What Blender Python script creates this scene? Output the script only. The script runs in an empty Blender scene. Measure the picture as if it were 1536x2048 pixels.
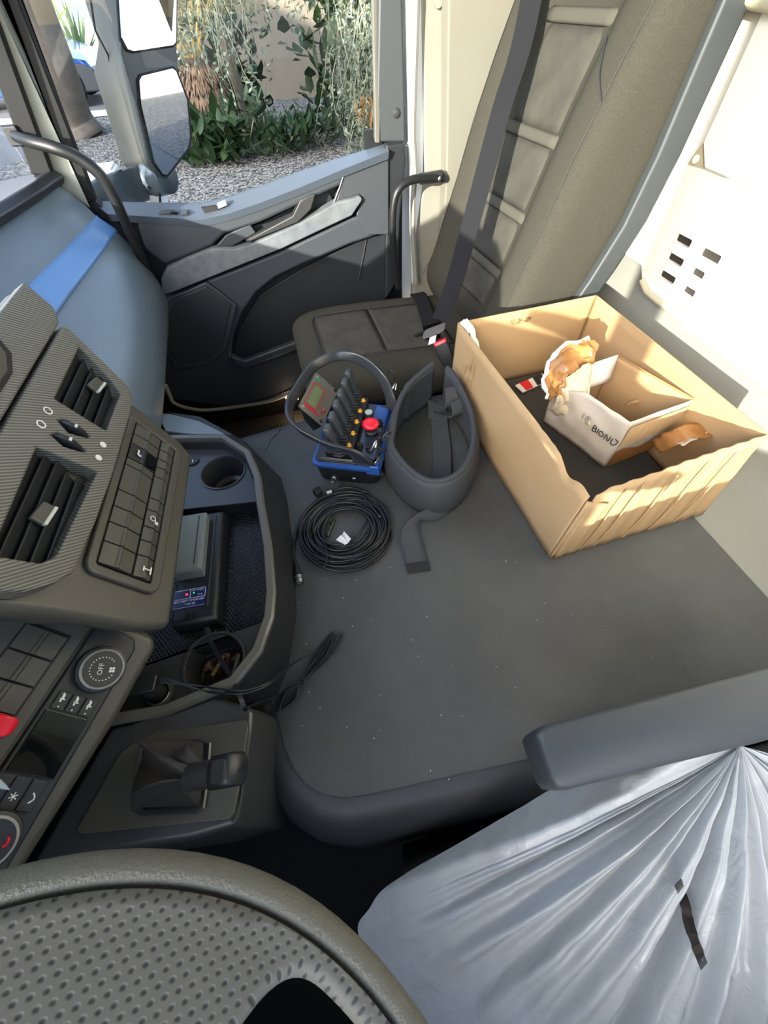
import bpy, bmesh, math, random
from mathutils import Vector as V, Matrix, noise
random.seed(11)
S = bpy.context.scene
COL = S.collection
# ------------------------------------------------------------------ camera
# World: X runs to the back of the cab, Y across it to the passenger door, Z up.  Metres.
CAMP = V((0, 0, 1.35)); FPX = 780.0; CX, CY = 768.0, 1024.0
_d = V((425 - CX, -(-20 - CY), -FPX)).normalized()          # world +Y seen by the camera
_r = math.radians(-3.0); _a = -(math.sin(_r) * _d.x + math.cos(_r) * _d.y) / _d.z
_u = V((math.sin(_r), math.cos(_r), _a)).normalized()
_x = _d.cross(_u)
ROT = Matrix((_x, _d, _u))                                   # camera axes -> world
cd = bpy.data.cameras.new('camera'); cam = bpy.data.objects.new('camera', cd); COL.objects.link(cam)
cd.sensor_fit = 'HORIZONTAL'; cd.sensor_width = 36; cd.lens = 36 * FPX / 1536; cd.clip_start = 0.01; cd.clip_end = 400
M4 = ROT.to_4x4(); M4.translation = CAMP; cam.matrix_world = M4
S.camera = cam
# ------------------------------------------------------------------ sky, sun, exposure
S.view_settings.view_transform = 'Standard'; S.view_settings.look = 'None'
S.view_settings.gamma = 1; S.view_settings.use_curve_mapping = False
S.view_settings.exposure = 0.34
SUN_DIR = V((1.0, 1.0, -0.37)).normalized()
w = bpy.data.worlds.new('sky'); S.world = w; w.use_nodes = True
nt = w.node_tree; bg = nt.nodes['Background']
sky = nt.nodes.new('ShaderNodeTexSky'); sky.sky_type = 'NISHITA'; sky.sun_disc = False
sky.sun_elevation = math.radians(32); sky.sun_rotation = math.atan2(-SUN_DIR.x, -SUN_DIR.y)
sky.air_density = 1.0; sky.dust_density = 2.0; sky.ozone_density = 1.0
hs = nt.nodes.new('ShaderNodeHueSaturation'); hs.inputs['Saturation'].default_value = 0.9
nt.links.new(sky.outputs[0], hs.inputs['Color']); nt.links.new(hs.outputs[0], bg.inputs[0])
bg.inputs[1].default_value = 0.85
sd = bpy.data.lights.new('sun', 'SUN'); sd.energy = 15; sd.angle = math.radians(0.6); sd.color = (1.0, 0.93, 0.8)
sun = bpy.data.objects.new('sun', sd); COL.objects.link(sun); sun.rotation_euler = SUN_DIR.to_track_quat('-Z', 'Y').to_euler(); sun.location = (-6, -4, 6)
# ------------------------------------------------------------------ helpers
def ray(px, py): return (ROT @ V((px - CX, -(py - CY), -FPX))).normalized()
def at(px, py, x=None, y=None, z=None):
    """point of the plane x=.. / y=.. / z=.. that is seen at a pixel of the 1536x2048 frame"""
    v = ray(px, py); i, c = (0, x) if x is not None else (1, y) if y is not None else (2, z)
    return CAMP + v * ((c - CAMP[i]) / v[i])
def ats(pts, **k): return [at(p[0], p[1], **k) for p in pts]
def atz(pts): return [at(p[0], p[1], z=p[2]) for p in pts]
class Fr:
    def __init__(s, O, a, b, c=None):
        s.O = V(O); s.a = V(a).normalized(); s.b = V(b).normalized(); s.c = V(c).normalized() if c is not None else s.a.cross(s.b).normalized()
    def p(s, a, b, c=0): return s.O + s.a * a + s.b * b + s.c * c
    def ps(s, pts, c=0): return [s.p(q[0], q[1], q[2] if len(q) > 2 else c) for q in pts]
XYZ = Fr((0, 0, 0), (1, 0, 0), (0, 1, 0))
WO = {}                                                      # world place of every object
def thing(name, label, cat, loc=(0, 0, 0), group=None):
    o = bpy.data.objects.new(name, None); COL.objects.link(o); o.location = loc; o.empty_display_size = .05
    WO[o] = V(loc); return tag(o, label, cat, group)
def tag(o, label, cat, group=None, kind=None):
    if label: o['label'] = label
    if cat: o['category'] = cat
    if group: o['group'] = group
    if kind: o['kind'] = kind
    return o
def struct(o, label=None, cat=None): o['kind'] = 'structure'; return tag(o, label, cat)
def mk(name, geo, m, parent=None, sharp=38, bev=0, seg=2, sub=0, solid=0, off=-1, label=None, uv=None):
    vs, fs = geo
    vs = [V(v) for v in vs]
    lo = V([min(v[i] for v in vs) for i in range(3)]); hi = V([max(v[i] for v in vs) for i in range(3)])
    c = (lo + hi) / 2
    if parent is None: c.z = lo.z
    me = bpy.data.meshes.new(name); me.from_pydata([v - c for v in vs], [], fs)
    bm = bmesh.new(); bm.from_mesh(me); bmesh.ops.recalc_face_normals(bm, faces=bm.faces); bm.to_mesh(me); bm.free()
    o = bpy.data.objects.new(name, me); COL.objects.link(o)
    for mm in (m if isinstance(m, (list, tuple)) else [m]): me.materials.append(mm)
    WO[o] = c
    if parent is not None: o.parent = parent; o.location = c - WO[parent]
    else: o.location = c
    me.polygons.foreach_set('use_smooth', [True] * len(me.polygons))
    if sharp < 180: me.set_sharp_from_angle(angle=math.radians(sharp))
    if solid: s = o.modifiers.new('solid', 'SOLIDIFY'); s.thickness = solid; s.offset = off
    if bev: b = o.modifiers.new('bevel', 'BEVEL'); b.width = bev; b.segments = seg; b.limit_method = 'ANGLE'; b.angle_limit = math.radians(35); b.harden_normals = True
    if sub: s = o.modifiers.new('sub', 'SUBSURF'); s.levels = sub; s.render_levels = sub
    if label: o['label'] = label
    if uv:
        l = me.uv_layers.new(name='UVMap')
        for lp in me.loops: l.data[lp.index].uv = uv[lp.vertex_index]
    return o
def join(*gs):
    vs, fs = [], []
    for v, f in gs:
        n = len(vs); vs += list(v); fs += [tuple(i + n for i in q) for q in f]
    return vs, fs
BOXF = [(0, 1, 3, 2), (4, 6, 7, 5), (0, 4, 5, 1), (2, 3, 7, 6), (0, 2, 6, 4), (1, 5, 7, 3)]
def box(fr, a0, a1, b0, b1, c0, c1): return [fr.p(a, b, c) for a in (a0, a1) for b in (b0, b1) for c in (c0, c1)], list(BOXF)
def wbox(x0, x1, y0, y1, z0, z1): return box(XYZ, x0, x1, y0, y1, z0, z1)
def prism(pts, vec):
    n = len(pts); vec = V(vec); vs = [V(p) for p in pts] + [V(p) + vec for p in pts]
    return vs, [tuple(range(n)), tuple(range(2 * n - 1, n - 1, -1))] + [(i, (i + 1) % n, n + (i + 1) % n, n + i) for i in range(n)]
def loft(rings, closed=True, cap=True, capb=None):
    n = len(rings[0]); vs = [V(p) for r in rings for p in r]; fs = []
    for k in range(len(rings) - 1):
        for i in range(n if closed else n - 1):
            j = (i + 1) % n; fs.append((k * n + i, k * n + j, (k + 1) * n + j, (k + 1) * n + i))
    if cap: fs.append(tuple(range(n)))
    if (capb if capb is not None else cap): fs.append(tuple((len(rings) - 1) * n + i for i in range(n)))
    return vs, fs
def grid(f, nu, nv):
    vs = [f(i / (nu - 1), j / (nv - 1)) for i in range(nu) for j in range(nv)]
    return vs, [(i * nv + j, (i + 1) * nv + j, (i + 1) * nv + j + 1, i * nv + j + 1) for i in range(nu - 1) for j in range(nv - 1)]
def griduv(nu, nv, a=1, b=1): return [(a * i / (nu - 1), b * j / (nv - 1)) for i in range(nu) for j in range(nv)]
def crom(pts, n=6, closed=False):
    P = [V(p) for p in pts]; out = []; m = len(P)
    for i in range(m if closed else m - 1):
        p1, p2 = P[i], P[(i + 1) % m]
        p0 = P[i - 1] if (i > 0 or closed) else p1 * 2 - p2
        p3 = P[(i + 2) % m] if (i + 2 < m or closed) else p2 * 2 - p1
        for k in range(n):
            t = k / n; out.append(.5 * ((2 * p1) + (p2 - p0) * t + (2 * p0 - 5 * p1 + 4 * p2 - p3) * t * t + (3 * p1 - p0 - 3 * p2 + p3) * t ** 3))
    if not closed: out.append(P[-1])
    return out
def tube(pts, r, n=8, closed=False):
    P = [V(p) for p in pts]; m = len(P); rs = r if isinstance(r, (list, tuple)) else [r] * m
    rings = []; nrm = None
    for i in range(m):
        t = (P[(i + 1) % m] - P[i - 1]) if closed else (P[min(i + 1, m - 1)] - P[max(i - 1, 0)])
        t = t.normalized() if t.length > 1e-9 else V((0, 0, 1))
        if nrm is None: nrm = t.orthogonal().normalized()
        else:
            nrm = nrm - t * nrm.dot(t); nrm = nrm.normalized() if nrm.length > 1e-6 else t.orthogonal().normalized()
        b = t.cross(nrm)
        rings.append([P[i] + (nrm * math.cos(2 * math.pi * k / n) + b * math.sin(2 * math.pi * k / n)) * rs[i] for k in range(n)])
    if closed: rings.append(rings[0]); return loft(rings, True, False)
    return loft(rings)
def band(pts, side, wid, th):
    """flat strap along pts: side = direction(s) of its width"""
    P = [V(p) for p in pts]; rings = []
    for i, p in enumerate(P):
        t = (P[min(i + 1, len(P) - 1)] - P[max(i - 1, 0)]).normalized()
        s = V(side[i]) if isinstance(side, list) else V(side)
        s = (s - t * s.dot(t)).normalized(); n = t.cross(s)
        h, k = wid / 2, th / 2
        rings.append([p + s * h + n * k, p + s * h - n * k, p - s * h - n * k, p - s * h + n * k])
    return loft(rings)
def lathe(prof, O, ax=(0, 0, 1), n=24, cap=True):
    ax = V(ax).normalized(); e = ax.orthogonal().normalized(); f = ax.cross(e); O = V(O)
    return loft([[O + ax * h + (e * math.cos(2 * math.pi * k / n) + f * math.sin(2 * math.pi * k / n)) * r for k in range(n)] for r, h in prof], True, cap)
def disc(O, ax, r, h, n=20): return lathe([(r, 0), (r, h)], O, ax, n)
def rrect(a0, a1, b0, b1, r, n=5):
    out = []
    for (cx, cy, s) in ((a1 - r, b1 - r, 0), (a0 + r, b1 - r, 90), (a0 + r, b0 + r, 180), (a1 - r, b0 + r, 270)):
        for k in range(n):
            t = math.radians(s + 90 * k / (n - 1)); out.append((cx + r * math.cos(t), cy + r * math.sin(t)))
    return out
def inset(pts, d):
    """2-D polygon (counter-clockwise) shrunk by d"""
    n = len(pts); out = []
    for i in range(n):
        a, b, c = V(pts[i - 1][:2]), V(pts[i][:2]), V(pts[(i + 1) % n][:2])
        e, f = (b - a).normalized(), (c - b).normalized()
        n1, n2 = V((-e.y, e.x)), V((-f.y, f.x)); m = (n1 + n2)
        m = m.normalized() if m.length > 1e-6 else n1
        out.append(b + m * (d / max(.35, m.dot(n1))))
    return [(p.x, p.y) for p in out]
def plate(fr, outer, holes, c0, c1):
    """flat plate with holes, in frame coordinates, from c0 to c1"""
    bm = bmesh.new(); ed = []
    for lp in [outer] + holes:
        vv = [bm.verts.new(fr.p(q[0], q[1], c0)) for q in lp]
        ed += [bm.edges.new((vv[i], vv[(i + 1) % len(vv)])) for i in range(len(vv))]
    bmesh.ops.triangle_fill(bm, use_beauty=True, use_dissolve=False, edges=ed, normal=fr.c)
    r = bmesh.ops.extrude_face_region(bm, geom=list(bm.faces))
    bmesh.ops.translate(bm, verts=[g for g in r['geom'] if isinstance(g, bmesh.types.BMVert)], vec=fr.c * (c1 - c0))
    bm.verts.index_update(); vs = [v.co.copy() for v in bm.verts]; fs = [tuple(v.index for v in f.verts) for f in bm.faces]; bm.free()
    return vs, fs
def text(name, body, size, fr, a, b, m, parent, thick=.0004, mirror=False, ang=0, shear=0, c=.0006, bold=0):
    cu = bpy.data.curves.new(name, 'FONT'); cu.body = body; cu.size = size; cu.extrude = thick; cu.align_x = 'CENTER'; cu.align_y = 'CENTER'; cu.shear = shear; cu.offset = bold; cu.resolution_u = 2
    t = bpy.data.objects.new(name, cu); COL.objects.link(t)
    me = bpy.data.meshes.new_from_object(t); bpy.data.objects.remove(t)
    ca, sa = math.cos(ang), math.sin(ang); vs = []
    for v in me.vertices:
        x, y = (-v.co.x if mirror else v.co.x), v.co.y
        vs.append(fr.p(a + x * ca - y * sa, b + x * sa + y * ca, c + v.co.z))
    fs = [tuple(p.vertices) for p in me.polygons]; bpy.data.meshes.remove(me)
    return mk(name, (vs, fs), m, parent, sharp=20)
def copytree(o, parent=None):
    c = o.copy(); COL.objects.link(c); c.parent = parent; WO[c] = WO[o].copy()
    for ch in list(o.children): copytree(ch, c)
    return c
# ------------------------------------------------------------------ materials
def lin(h): return tuple((c / 12.92 if c <= .04045 else ((c + .055) / 1.055) ** 2.4) for c in [int(h[i:i + 2], 16) / 255 for i in (0, 2, 4)]) + (1,)
def mat(name, col, rough=.5, metal=0, bump=0, scale=300, var=0, vscale=8, col2=None, spec=.5, detail=4, vbias=.5, sheen=0, coat=0, trans=0, stretch=None):
    m = bpy.data.materials.new(name); m.use_nodes = True; t = m.node_tree; b = t.nodes['Principled BSDF']
    c = lin(col) if isinstance(col, str) else tuple(col) + (1,)
    b.inputs['Base Color'].default_value = c; b.inputs['Roughness'].default_value = rough; b.inputs['Metallic'].default_value = metal
    b.inputs['Specular IOR Level'].default_value = spec; b.inputs['Sheen Weight'].default_value = sheen; b.inputs['Coat Weight'].default_value = coat
    tc = t.nodes.new('ShaderNodeTexCoord'); src = tc.outputs['Object']
    if stretch:
        mp = t.nodes.new('ShaderNodeMapping'); mp.inputs['Scale'].default_value = stretch; t.links.new(src, mp.inputs[0]); src = mp.outputs[0]
    if bump:
        n = t.nodes.new('ShaderNodeTexNoise'); n.inputs['Scale'].default_value = scale; n.inputs['Detail'].default_value = detail; t.links.new(src, n.inputs[0])
        bp = t.nodes.new('ShaderNodeBump'); bp.inputs['Strength'].default_value = bump; bp.inputs['Distance'].default_value = .002
        t.links.new(n.outputs[0], bp.inputs['Height']); t.links.new(bp.outputs[0], b.inputs['Normal'])
    if var or col2:
        n = t.nodes.new('ShaderNodeTexNoise'); n.inputs['Scale'].default_value = vscale; n.inputs['Detail'].default_value = 6; n.inputs['Roughness'].default_value = .65; t.links.new(src, n.inputs[0])
        r = t.nodes.new('ShaderNodeValToRGB'); r.color_ramp.elements[0].position = max(0, vbias - .2); r.color_ramp.elements[1].position = min(1, vbias + .2)
        r.color_ramp.elements[0].color = c; r.color_ramp.elements[1].color = lin(col2) if col2 else tuple(min(1, x * (1 + var)) for x in c[:3]) + (1,)
        t.links.new(n.outputs[0], r.inputs[0]); t.links.new(r.outputs[0], b.inputs['Base Color'])
    if trans:
        tr = t.nodes.new('ShaderNodeBsdfTranslucent'); tr.inputs[0].default_value = c; mx = t.nodes.new('ShaderNodeMixShader'); mx.inputs[0].default_value = trans
        t.links.new(b.outputs[0], mx.inputs[1]); t.links.new(tr.outputs[0], mx.inputs[2]); t.links.new(mx.outputs[0], t.nodes['Material Output'].inputs[0])
    return m
def glassmat(name, tint=(.96, .98, .98), fac=.09):
    m = bpy.data.materials.new(name); m.use_nodes = True; t = m.node_tree; t.nodes.remove(t.nodes['Principled BSDF'])
    a = t.nodes.new('ShaderNodeBsdfTransparent'); a.inputs[0].default_value = tint + (1,); g = t.nodes.new('ShaderNodeBsdfGlossy'); g.inputs['Roughness'].default_value = .02
    lw = t.nodes.new('ShaderNodeLayerWeight'); lw.inputs[0].default_value = .5; pw = t.nodes.new('ShaderNodeMath'); pw.operation = 'POWER'; pw.inputs[1].default_value = 5; t.links.new(lw.outputs['Facing'], pw.inputs[0])
    fr = t.nodes.new('ShaderNodeMath'); fr.operation = 'MULTIPLY_ADD'; fr.inputs[1].default_value = .8; fr.inputs[2].default_value = .025; t.links.new(pw.outputs[0], fr.inputs[0])
    x = t.nodes.new('ShaderNodeMixShader'); t.links.new(fr.outputs[0], x.inputs[0]); t.links.new(a.outputs[0], x.inputs[1]); t.links.new(g.outputs[0], x.inputs[2])
    t.links.new(x.outputs[0], t.nodes['Material Output'].inputs[0]); return m
def glow(name, col, k):
    m = bpy.data.materials.new(name); m.use_nodes = True; b = m.node_tree.nodes['Principled BSDF']; b.inputs['Base Color'].default_value = lin(col)
    b.inputs['Emission Color'].default_value = lin(col); b.inputs['Emission Strength'].default_value = k; return m
def stripes(name, c1, c2, axis, freq, rough=.45, bump=.4):
    """fine parallel ridges along an object direction"""
    m = mat(name, c1, rough); t = m.node_tree; b = t.nodes['Principled BSDF']
    tc = t.nodes.new('ShaderNodeTexCoord'); dp = t.nodes.new('ShaderNodeVectorMath'); dp.operation = 'DOT_PRODUCT'; dp.inputs[1].default_value = V(axis).normalized() * freq * 2 * math.pi
    sn = t.nodes.new('ShaderNodeMath'); sn.operation = 'SINE'; mr = t.nodes.new('ShaderNodeMapRange'); mr.inputs[1].default_value = -1; mr.inputs[2].default_value = 1
    t.links.new(tc.outputs['Object'], dp.inputs[0]); t.links.new(dp.outputs['Value'], sn.inputs[0]); t.links.new(sn.outputs[0], mr.inputs[0])
    r = t.nodes.new('ShaderNodeMix'); r.data_type = 'RGBA'; r.inputs['A'].default_value = lin(c1); r.inputs['B'].default_value = lin(c2)
    t.links.new(mr.outputs[0], r.inputs['Factor']); t.links.new(r.outputs['Result'], b.inputs['Base Color'])
    bp = t.nodes.new('ShaderNodeBump'); bp.inputs['Strength'].default_value = bump; bp.inputs['Distance'].default_value = .001; t.links.new(mr.outputs[0], bp.inputs['Height']); t.links.new(bp.outputs[0], b.inputs['Normal'])
    return m
def dots(name, col, dark, su, sv, rad=.2, rough=.5, depth=.6, slant=.5, soft=.1):
    """staggered rows of small dimples, laid out by the UV map"""
    m = mat(name, col, rough, bump=.15, scale=500); t = m.node_tree; b = t.nodes['Principled BSDF']; L = t.links.new
    uv = t.nodes.new('ShaderNodeUVMap'); sp = t.nodes.new('ShaderNodeSeparateXYZ'); L(uv.outputs[0], sp.inputs[0])
    def mth(op, a, b_=None):
        n = t.nodes.new('ShaderNodeMath'); n.operation = op
        for i, q in enumerate((a, b_)):
            if q is None: continue
            if isinstance(q, (int, float)): n.inputs[i].default_value = q
            else: L(q, n.inputs[i])
        return n.outputs[0]
    V_ = mth('MULTIPLY', sp.outputs[1], sv); row = mth('FLOOR', V_); U_ = mth('ADD', mth('MULTIPLY', sp.outputs[0], su), mth('MULTIPLY', row, slant))
    fu = mth('SUBTRACT', mth('FRACT', U_), .5); fv = mth('SUBTRACT', mth('FRACT', V_), .5)
    d = mth('SQRT', mth('ADD', mth('MULTIPLY', fu, fu), mth('MULTIPLY', fv, fv)))
    mr = t.nodes.new('ShaderNodeMapRange'); mr.interpolation_type = 'SMOOTHSTEP'; mr.inputs[1].default_value = rad; mr.inputs[2].default_value = rad + soft; L(d, mr.inputs[0])
    x = t.nodes.new('ShaderNodeMix'); x.data_type = 'RGBA'; x.inputs['A'].default_value = lin(dark); x.inputs['B'].default_value = lin(col); L(mr.outputs[0], x.inputs['Factor']); L(x.outputs['Result'], b.inputs['Base Color'])
    mr2 = t.nodes.new('ShaderNodeMapRange'); mr2.interpolation_type = 'SMOOTHSTEP'; mr2.inputs[1].default_value = rad * .6; mr2.inputs[2].default_value = rad + .22; L(d, mr2.inputs[0])
    bp = t.nodes.new('ShaderNodeBump'); bp.inputs['Strength'].default_value = depth; bp.inputs['Distance'].default_value = .002; L(mr2.outputs[0], bp.inputs['Height']); L(bp.outputs[0], b.inputs['Normal'])
    return m
PL = mat('dark_plastic', '44423b', .42, bump=.12, scale=900)
PLs = mat('dark_plastic_smooth', '333334', .3)
PLd = mat('black_plastic', '202123', .42, bump=.08, scale=900)
PLb = mat('deep_black', '0d0d0f', .6)
GLO = mat('gloss_black', '0b0c0e', .08, coat=.5)
PLdoor = mat('door_plastic', '31353a', .5, bump=.12, scale=800)
PLdoor2 = mat('door_plastic_dark', '181b1f', .55, bump=.1, scale=800)
DASH = mat('dash_skin', '5a656e', .36, bump=.12, scale=700, var=.15, vscale=6)  # blue of the reflected sky is mixed into this grey
DASHB = mat('dash_band', '5680b5', .34, bump=.08, scale=700)
CARB = stripes('ribbed_trim', '3d3c37', '75726a', (.25, .52, .62), 330, .42, .5)
RUB = mat('rubber_mat', '404140', .58, bump=.55, scale=420, col2='50514e', vscale=3.2, vbias=.58)
RUB2 = mat('tunnel_skin', '323436', .5, bump=.25, scale=500)
FAB = mat('seat_fabric', '32302b', .95, bump=.6, scale=900, col2='403e36', vscale=350, spec=.12)
FABc = mat('seat_suede', '373531', .9, bump=.4, scale=250, col2='45433d', vscale=14, spec=.12)
FABp = mat('seat_piping', '47453e', .9, bump=.3, scale=300, spec=.15)
TRIMF = mat('door_fabric', '4a4f55', .9, bump=.4, scale=120, col2='626669', vscale=30)
SHELL = mat('seat_shell', '34383a', .55, bump=.1, scale=600)
BEIGE = mat('pillar_beige', '77746a', .7, bump=.2, scale=120, var=.08)
BEIGE2 = mat('pillar_cloth', '69665c', .85, bump=.2, scale=200, var=.08)
WHITEP = mat('white_panel', 'e9e5da', .55)
WALLF = mat('rear_cloth', '7b7c75', .85, bump=.3, scale=500, var=.08)
PAINT = mat('white_paint', 'e6e8e8', .3)
SEAL = mat('rubber_seal', '101113', .6, spec=.25)
CARD = mat('cardboard', 'a88d6a', .85, bump=.15, scale=60, col2='9c8059', vscale=5)
CARDi = mat('cardboard_inside', '9c7d57', .88, bump=.12, scale=40, col2='a78861', vscale=4)
CARDe = mat('cardboard_edge', '8d6a42', .9, bump=.4, scale=400)
CARDw = mat('white_card', 'bdb5aa', .6, col2='aba08f', vscale=9)
TAPE = mat('brown_tape', '8d5f35', .3, bump=.4, scale=40, col2='a5763f', vscale=20)
TAPEc = mat('clear_tape', 'd8cdb4', .25, bump=.5, scale=50)
INK = mat('black_ink', '16161a', .6)
WHITEM = mat('white_print', 'd8d8d2', .6)
RED = mat('red_plastic', 'd8152b', .35)
BLUE = mat('blue_plastic', '1d4789', .35)
YEL = mat('yellow_print', 'e8a212', .5)
STEEL = mat('steel', 'c9c9c6', .28, metal=1)
BRASS = mat('brass', 'b69c62', .35, metal=1)
CABLE = mat('cable_sheath', '17181a', .33)
WEB = mat('webbing', '3d3e41', .8, bump=.4, scale=700)
PAD = mat('padded_belt', '35373a', .7, bump=.25, scale=600)
CHARG = mat('battery_grey', '6a706c', .6, bump=.15, scale=600)
GLASS = glassmat('clear_glass')
# ================================================================== THE CAB SHELL
F0 = mk('floor', wbox(-1.0, 1.05, -.62, 1.72, -.03, 0), mat('floor_rubber', '1c1c1d', .7, bump=.3, scale=60)); struct(F0)
struct(mk('ceiling', wbox(-.78, 1.25, -.68, 1.78, 2.42, 2.46), mat('headliner', 'c8c3b4', .9)))
# rear wall: cloth-covered bunk front below, white plastic panel above
prof = [(.80, .594), (.805, .598), (.84, .601), (.90, .606), (.945, .63), (.975, .68), (.992, .74), (1.0, .82), (1.0, 2.42), (1.06, 2.42), (1.06, .0), (.80, .0)]
struct(mk('wall_rear', loft([[V((x, y, z)) for x, z in prof] for y in (-.64, -.2, .3, .8, 1.25, 1.72)]), WALLF, sharp=50))
FR_R = Fr((.985, 0, 0), (0, 1, 0), (0, 0, 1), (1, 0, 0))
def rp(px, py, x=.985): q = at(px, py, x=x); return (q.y, q.z)
low = [rp(1233, 497), rp(1250, 508), rp(1283, 530), rp(1284, 556), rp(1292, 575), rp(1340, 610), rp(1366, 634), rp(1362, 650), rp(1450, 717), rp(1536, 783)]
outer = [(1.5, .90)] + low + [(-.62, .77), (-.62, 2.4), (1.5, 2.4)]
def slot(px, py, dy0, dz0, dy1=None):
    c = rp(px, py); return rrect(c[0] - dy0, c[0] + dy0, c[1] - dz0, c[1] + dz0, .004, 3)
SL = [(1366, 481, .026, .0085), (1350, 519, .027, .0085), (1334, 554, .028, .0085), (1420, 512, .029, .0095), (1395, 547, .019, .0085), (1377, 583, .019, .0085)]
wp = thing('trim_1', None, None, (.985, .5, .8)); wp['kind'] = 'structure'; wp['label'] = 'white plastic rear panel with six small slots, lit by the sun'
mk('panel', plate(FR_R, outer, [slot(*s) for s in SL], 0, .008), WHITEP, wp)
for s in SL:
    c = rp(s[0], s[1]); mk('slot_recess', box(FR_R, c[0] - s[2] - .004, c[0] + s[2] + .004, c[1] - s[3] - .004, c[1] + s[3] + .004, .0085, .0125), mat('slot_shade', '2a241d', .8) if s is SL[0] else bpy.data.materials['slot_shade'], wp)  # backing coloured dark for the shade inside the slots
def rq(l, x): return [at(p[0], p[1], x=x) for p in l]
mk('upper_panel', prism(rq([(1405, 285), (1407, 337), (1536, 391), (1700, 470)], .972) + [V((.972, .1, 2.35)), V((.972, .98, 2.35))], (.013, 0, 0)), WHITEP, wp, bev=.004)
mk('notch_shadow', prism(rq([(1374, 328), (1405, 287), (1407, 337)], .981), (.004, 0, 0)), mat('notch_shade', 'b3a888', .7), wp)  # tan triangle paints the shadow in the panel's notch
mk('fastener', disc(at(1393, 318, x=.979), (-1, 0, 0), .008, .003), WHITEP, wp)
mk('catch_line', join(tube(crom([at(1462, 530, x=.983), at(1459, 540, x=.983), at(1463, 546, x=.983), at(1497, 567, x=.983)], 4), .0028, 6)), mat('groove_tan', 'a99f86', .7), wp)
mk('curtain_roll', tube(crom([V((.95, 1.15, 1.36)), V((.955, .95, 1.325)), V((.95, .7, 1.325)), V((.95, .3, 1.33))], 5), .03, 12), mat('curtain_cloth', 'cfc8ac', .95, bump=.4, scale=80), wp, label='soft beige rolled cloth along the top of the rear panel')
mk('lower_lip', tube([at(p[0], p[1] + 3, x=.98) for p in [(1284, 558), (1294, 580), (1318, 600), (1342, 617), (1364, 637)]], .008, 8), mat('lip_tan', 'b8af97', .6), wp)
# ---- passenger side: B pillar, A pillar, door
Y0 = 1.65
def dy(pts, y): return [at(p[0], p[1], y=y) for p in pts]
wr = thing('wall_right', None, None, (.7, 1.68, .6)); wr['kind'] = 'structure'; wr['label'] = 'beige B pillar between passenger door and seat'
mk('pillar_face', prism([V((.535, 1.66, 0)), V((.80, 1.66, 0)), V((.80, 1.66, 2.42)), V((.47, 1.66, 2.42)), at(845, 0, y=1.66), at(850, 350, y=1.66), V((.545, 1.66, .75))], (0, .05, 0)), BEIGE, wr, bev=.008)
mk('pillar_cloth', prism([V((.66, 1.60, .0)), V((1.04, 1.60, .0)), V((1.04, 1.60, 2.42))] + [at(897, -300, y=1.6), at(897, 0, y=1.60), at(893, 345, y=1.60)], (0, .06, 0)), BEIGE2, wr, bev=.006)
mk('seal', tube([at(p[0], p[1], y=1.64) for p in [(833, -300), (833, 0), (826, 230), (826, 280), (830, 340), (826, 400), (826, 470), (832, 565)]], .010, 8), mat('grey_seal', '77756e', .5), wr)
mk('painted_jamb', prism(dy([(812, -300), (848, -300), (848, 0), (846, 300), (846, 520), (826, 570), (818, 300), (812, 0)], 1.672), (0, .02, 0)), PAINT, wr)
mk('door_gap_dark', wbox(.38, .512, 1.735, 1.75, .3, 1.06), PLb, wr); mk('door_gap_white', wbox(.44, .64, 1.752, 1.76, .3, 2.42), PAINT, wr)
mk('screw_cap', disc(at(876, 3, y=1.655), (0, -1, 0), .012, .004), BEIGE, wr)
mk('rear_side', wbox(.8, 1.06, 1.66, 1.70, 0, 2.42), BEIGE2, wr)
# A pillar and windscreen post on the passenger side
ap = thing('trim_2', None, None, (-.55, 1.7, 1.0)); ap['kind'] = 'structure'; ap['label'] = 'beige painted A pillar at the front of the passenger door'
def ext(a, b, y, k=2.2):
    p, q = at(*a, y=y), at(*b, y=y); return [q, p + (p - q) * k]
def post(name, tl, tr, br, bl, y, th, m):
    a, b, c, d = [at(*p, y=y) for p in (tl, tr, br, bl)]
    mk(name, prism([a + (a - d) * 2.2, b + (b - c) * 2.2, c, d], (0, th, 0)), m, ap, bev=.004)
post('dark_cover', (-69, 0), (-23, 0), (105, 350), (63, 350), 1.60, .03, SEAL)
post('painted_post', (-30, 0), (-14, 0), (174, 408), (110, 360), 1.64, .05, mat('pillar_paint', 'b9b7a8', .5))
post('door_seal', (12, 0), (36, 0), (192, 402), (165, 412), 1.645, .03, SEAL)
mk('post_base', prism(dy([(60, 345), (120, 345), (200, 410), (260, 470), (280, 560), (180, 520)], 1.655), (0, .04, 0)), PLdoor2, ap)
# ---- passenger door
dr = thing('door_1', None, None, (0, 1.68, .15)); dr['kind'] = 'structure'; dr['label'] = 'dark grey passenger door with window ledge, armrest and map pocket'
def dpl(name, pts, y, th, m, bev=.005, par=dr, **k): return mk(name, prism(dy(pts, y), (0, th, 0)), m, par, bev=bev, **k)
dpl('door_skin', [(180, 412), (330, 420), (460, 410), (600, 350), (775, 292), (775, 560), (770, 600), (600, 790), (520, 812), (430, 825), (345, 815), (250, 700)], 1.685, .03, PLdoor2, .003)
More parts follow.
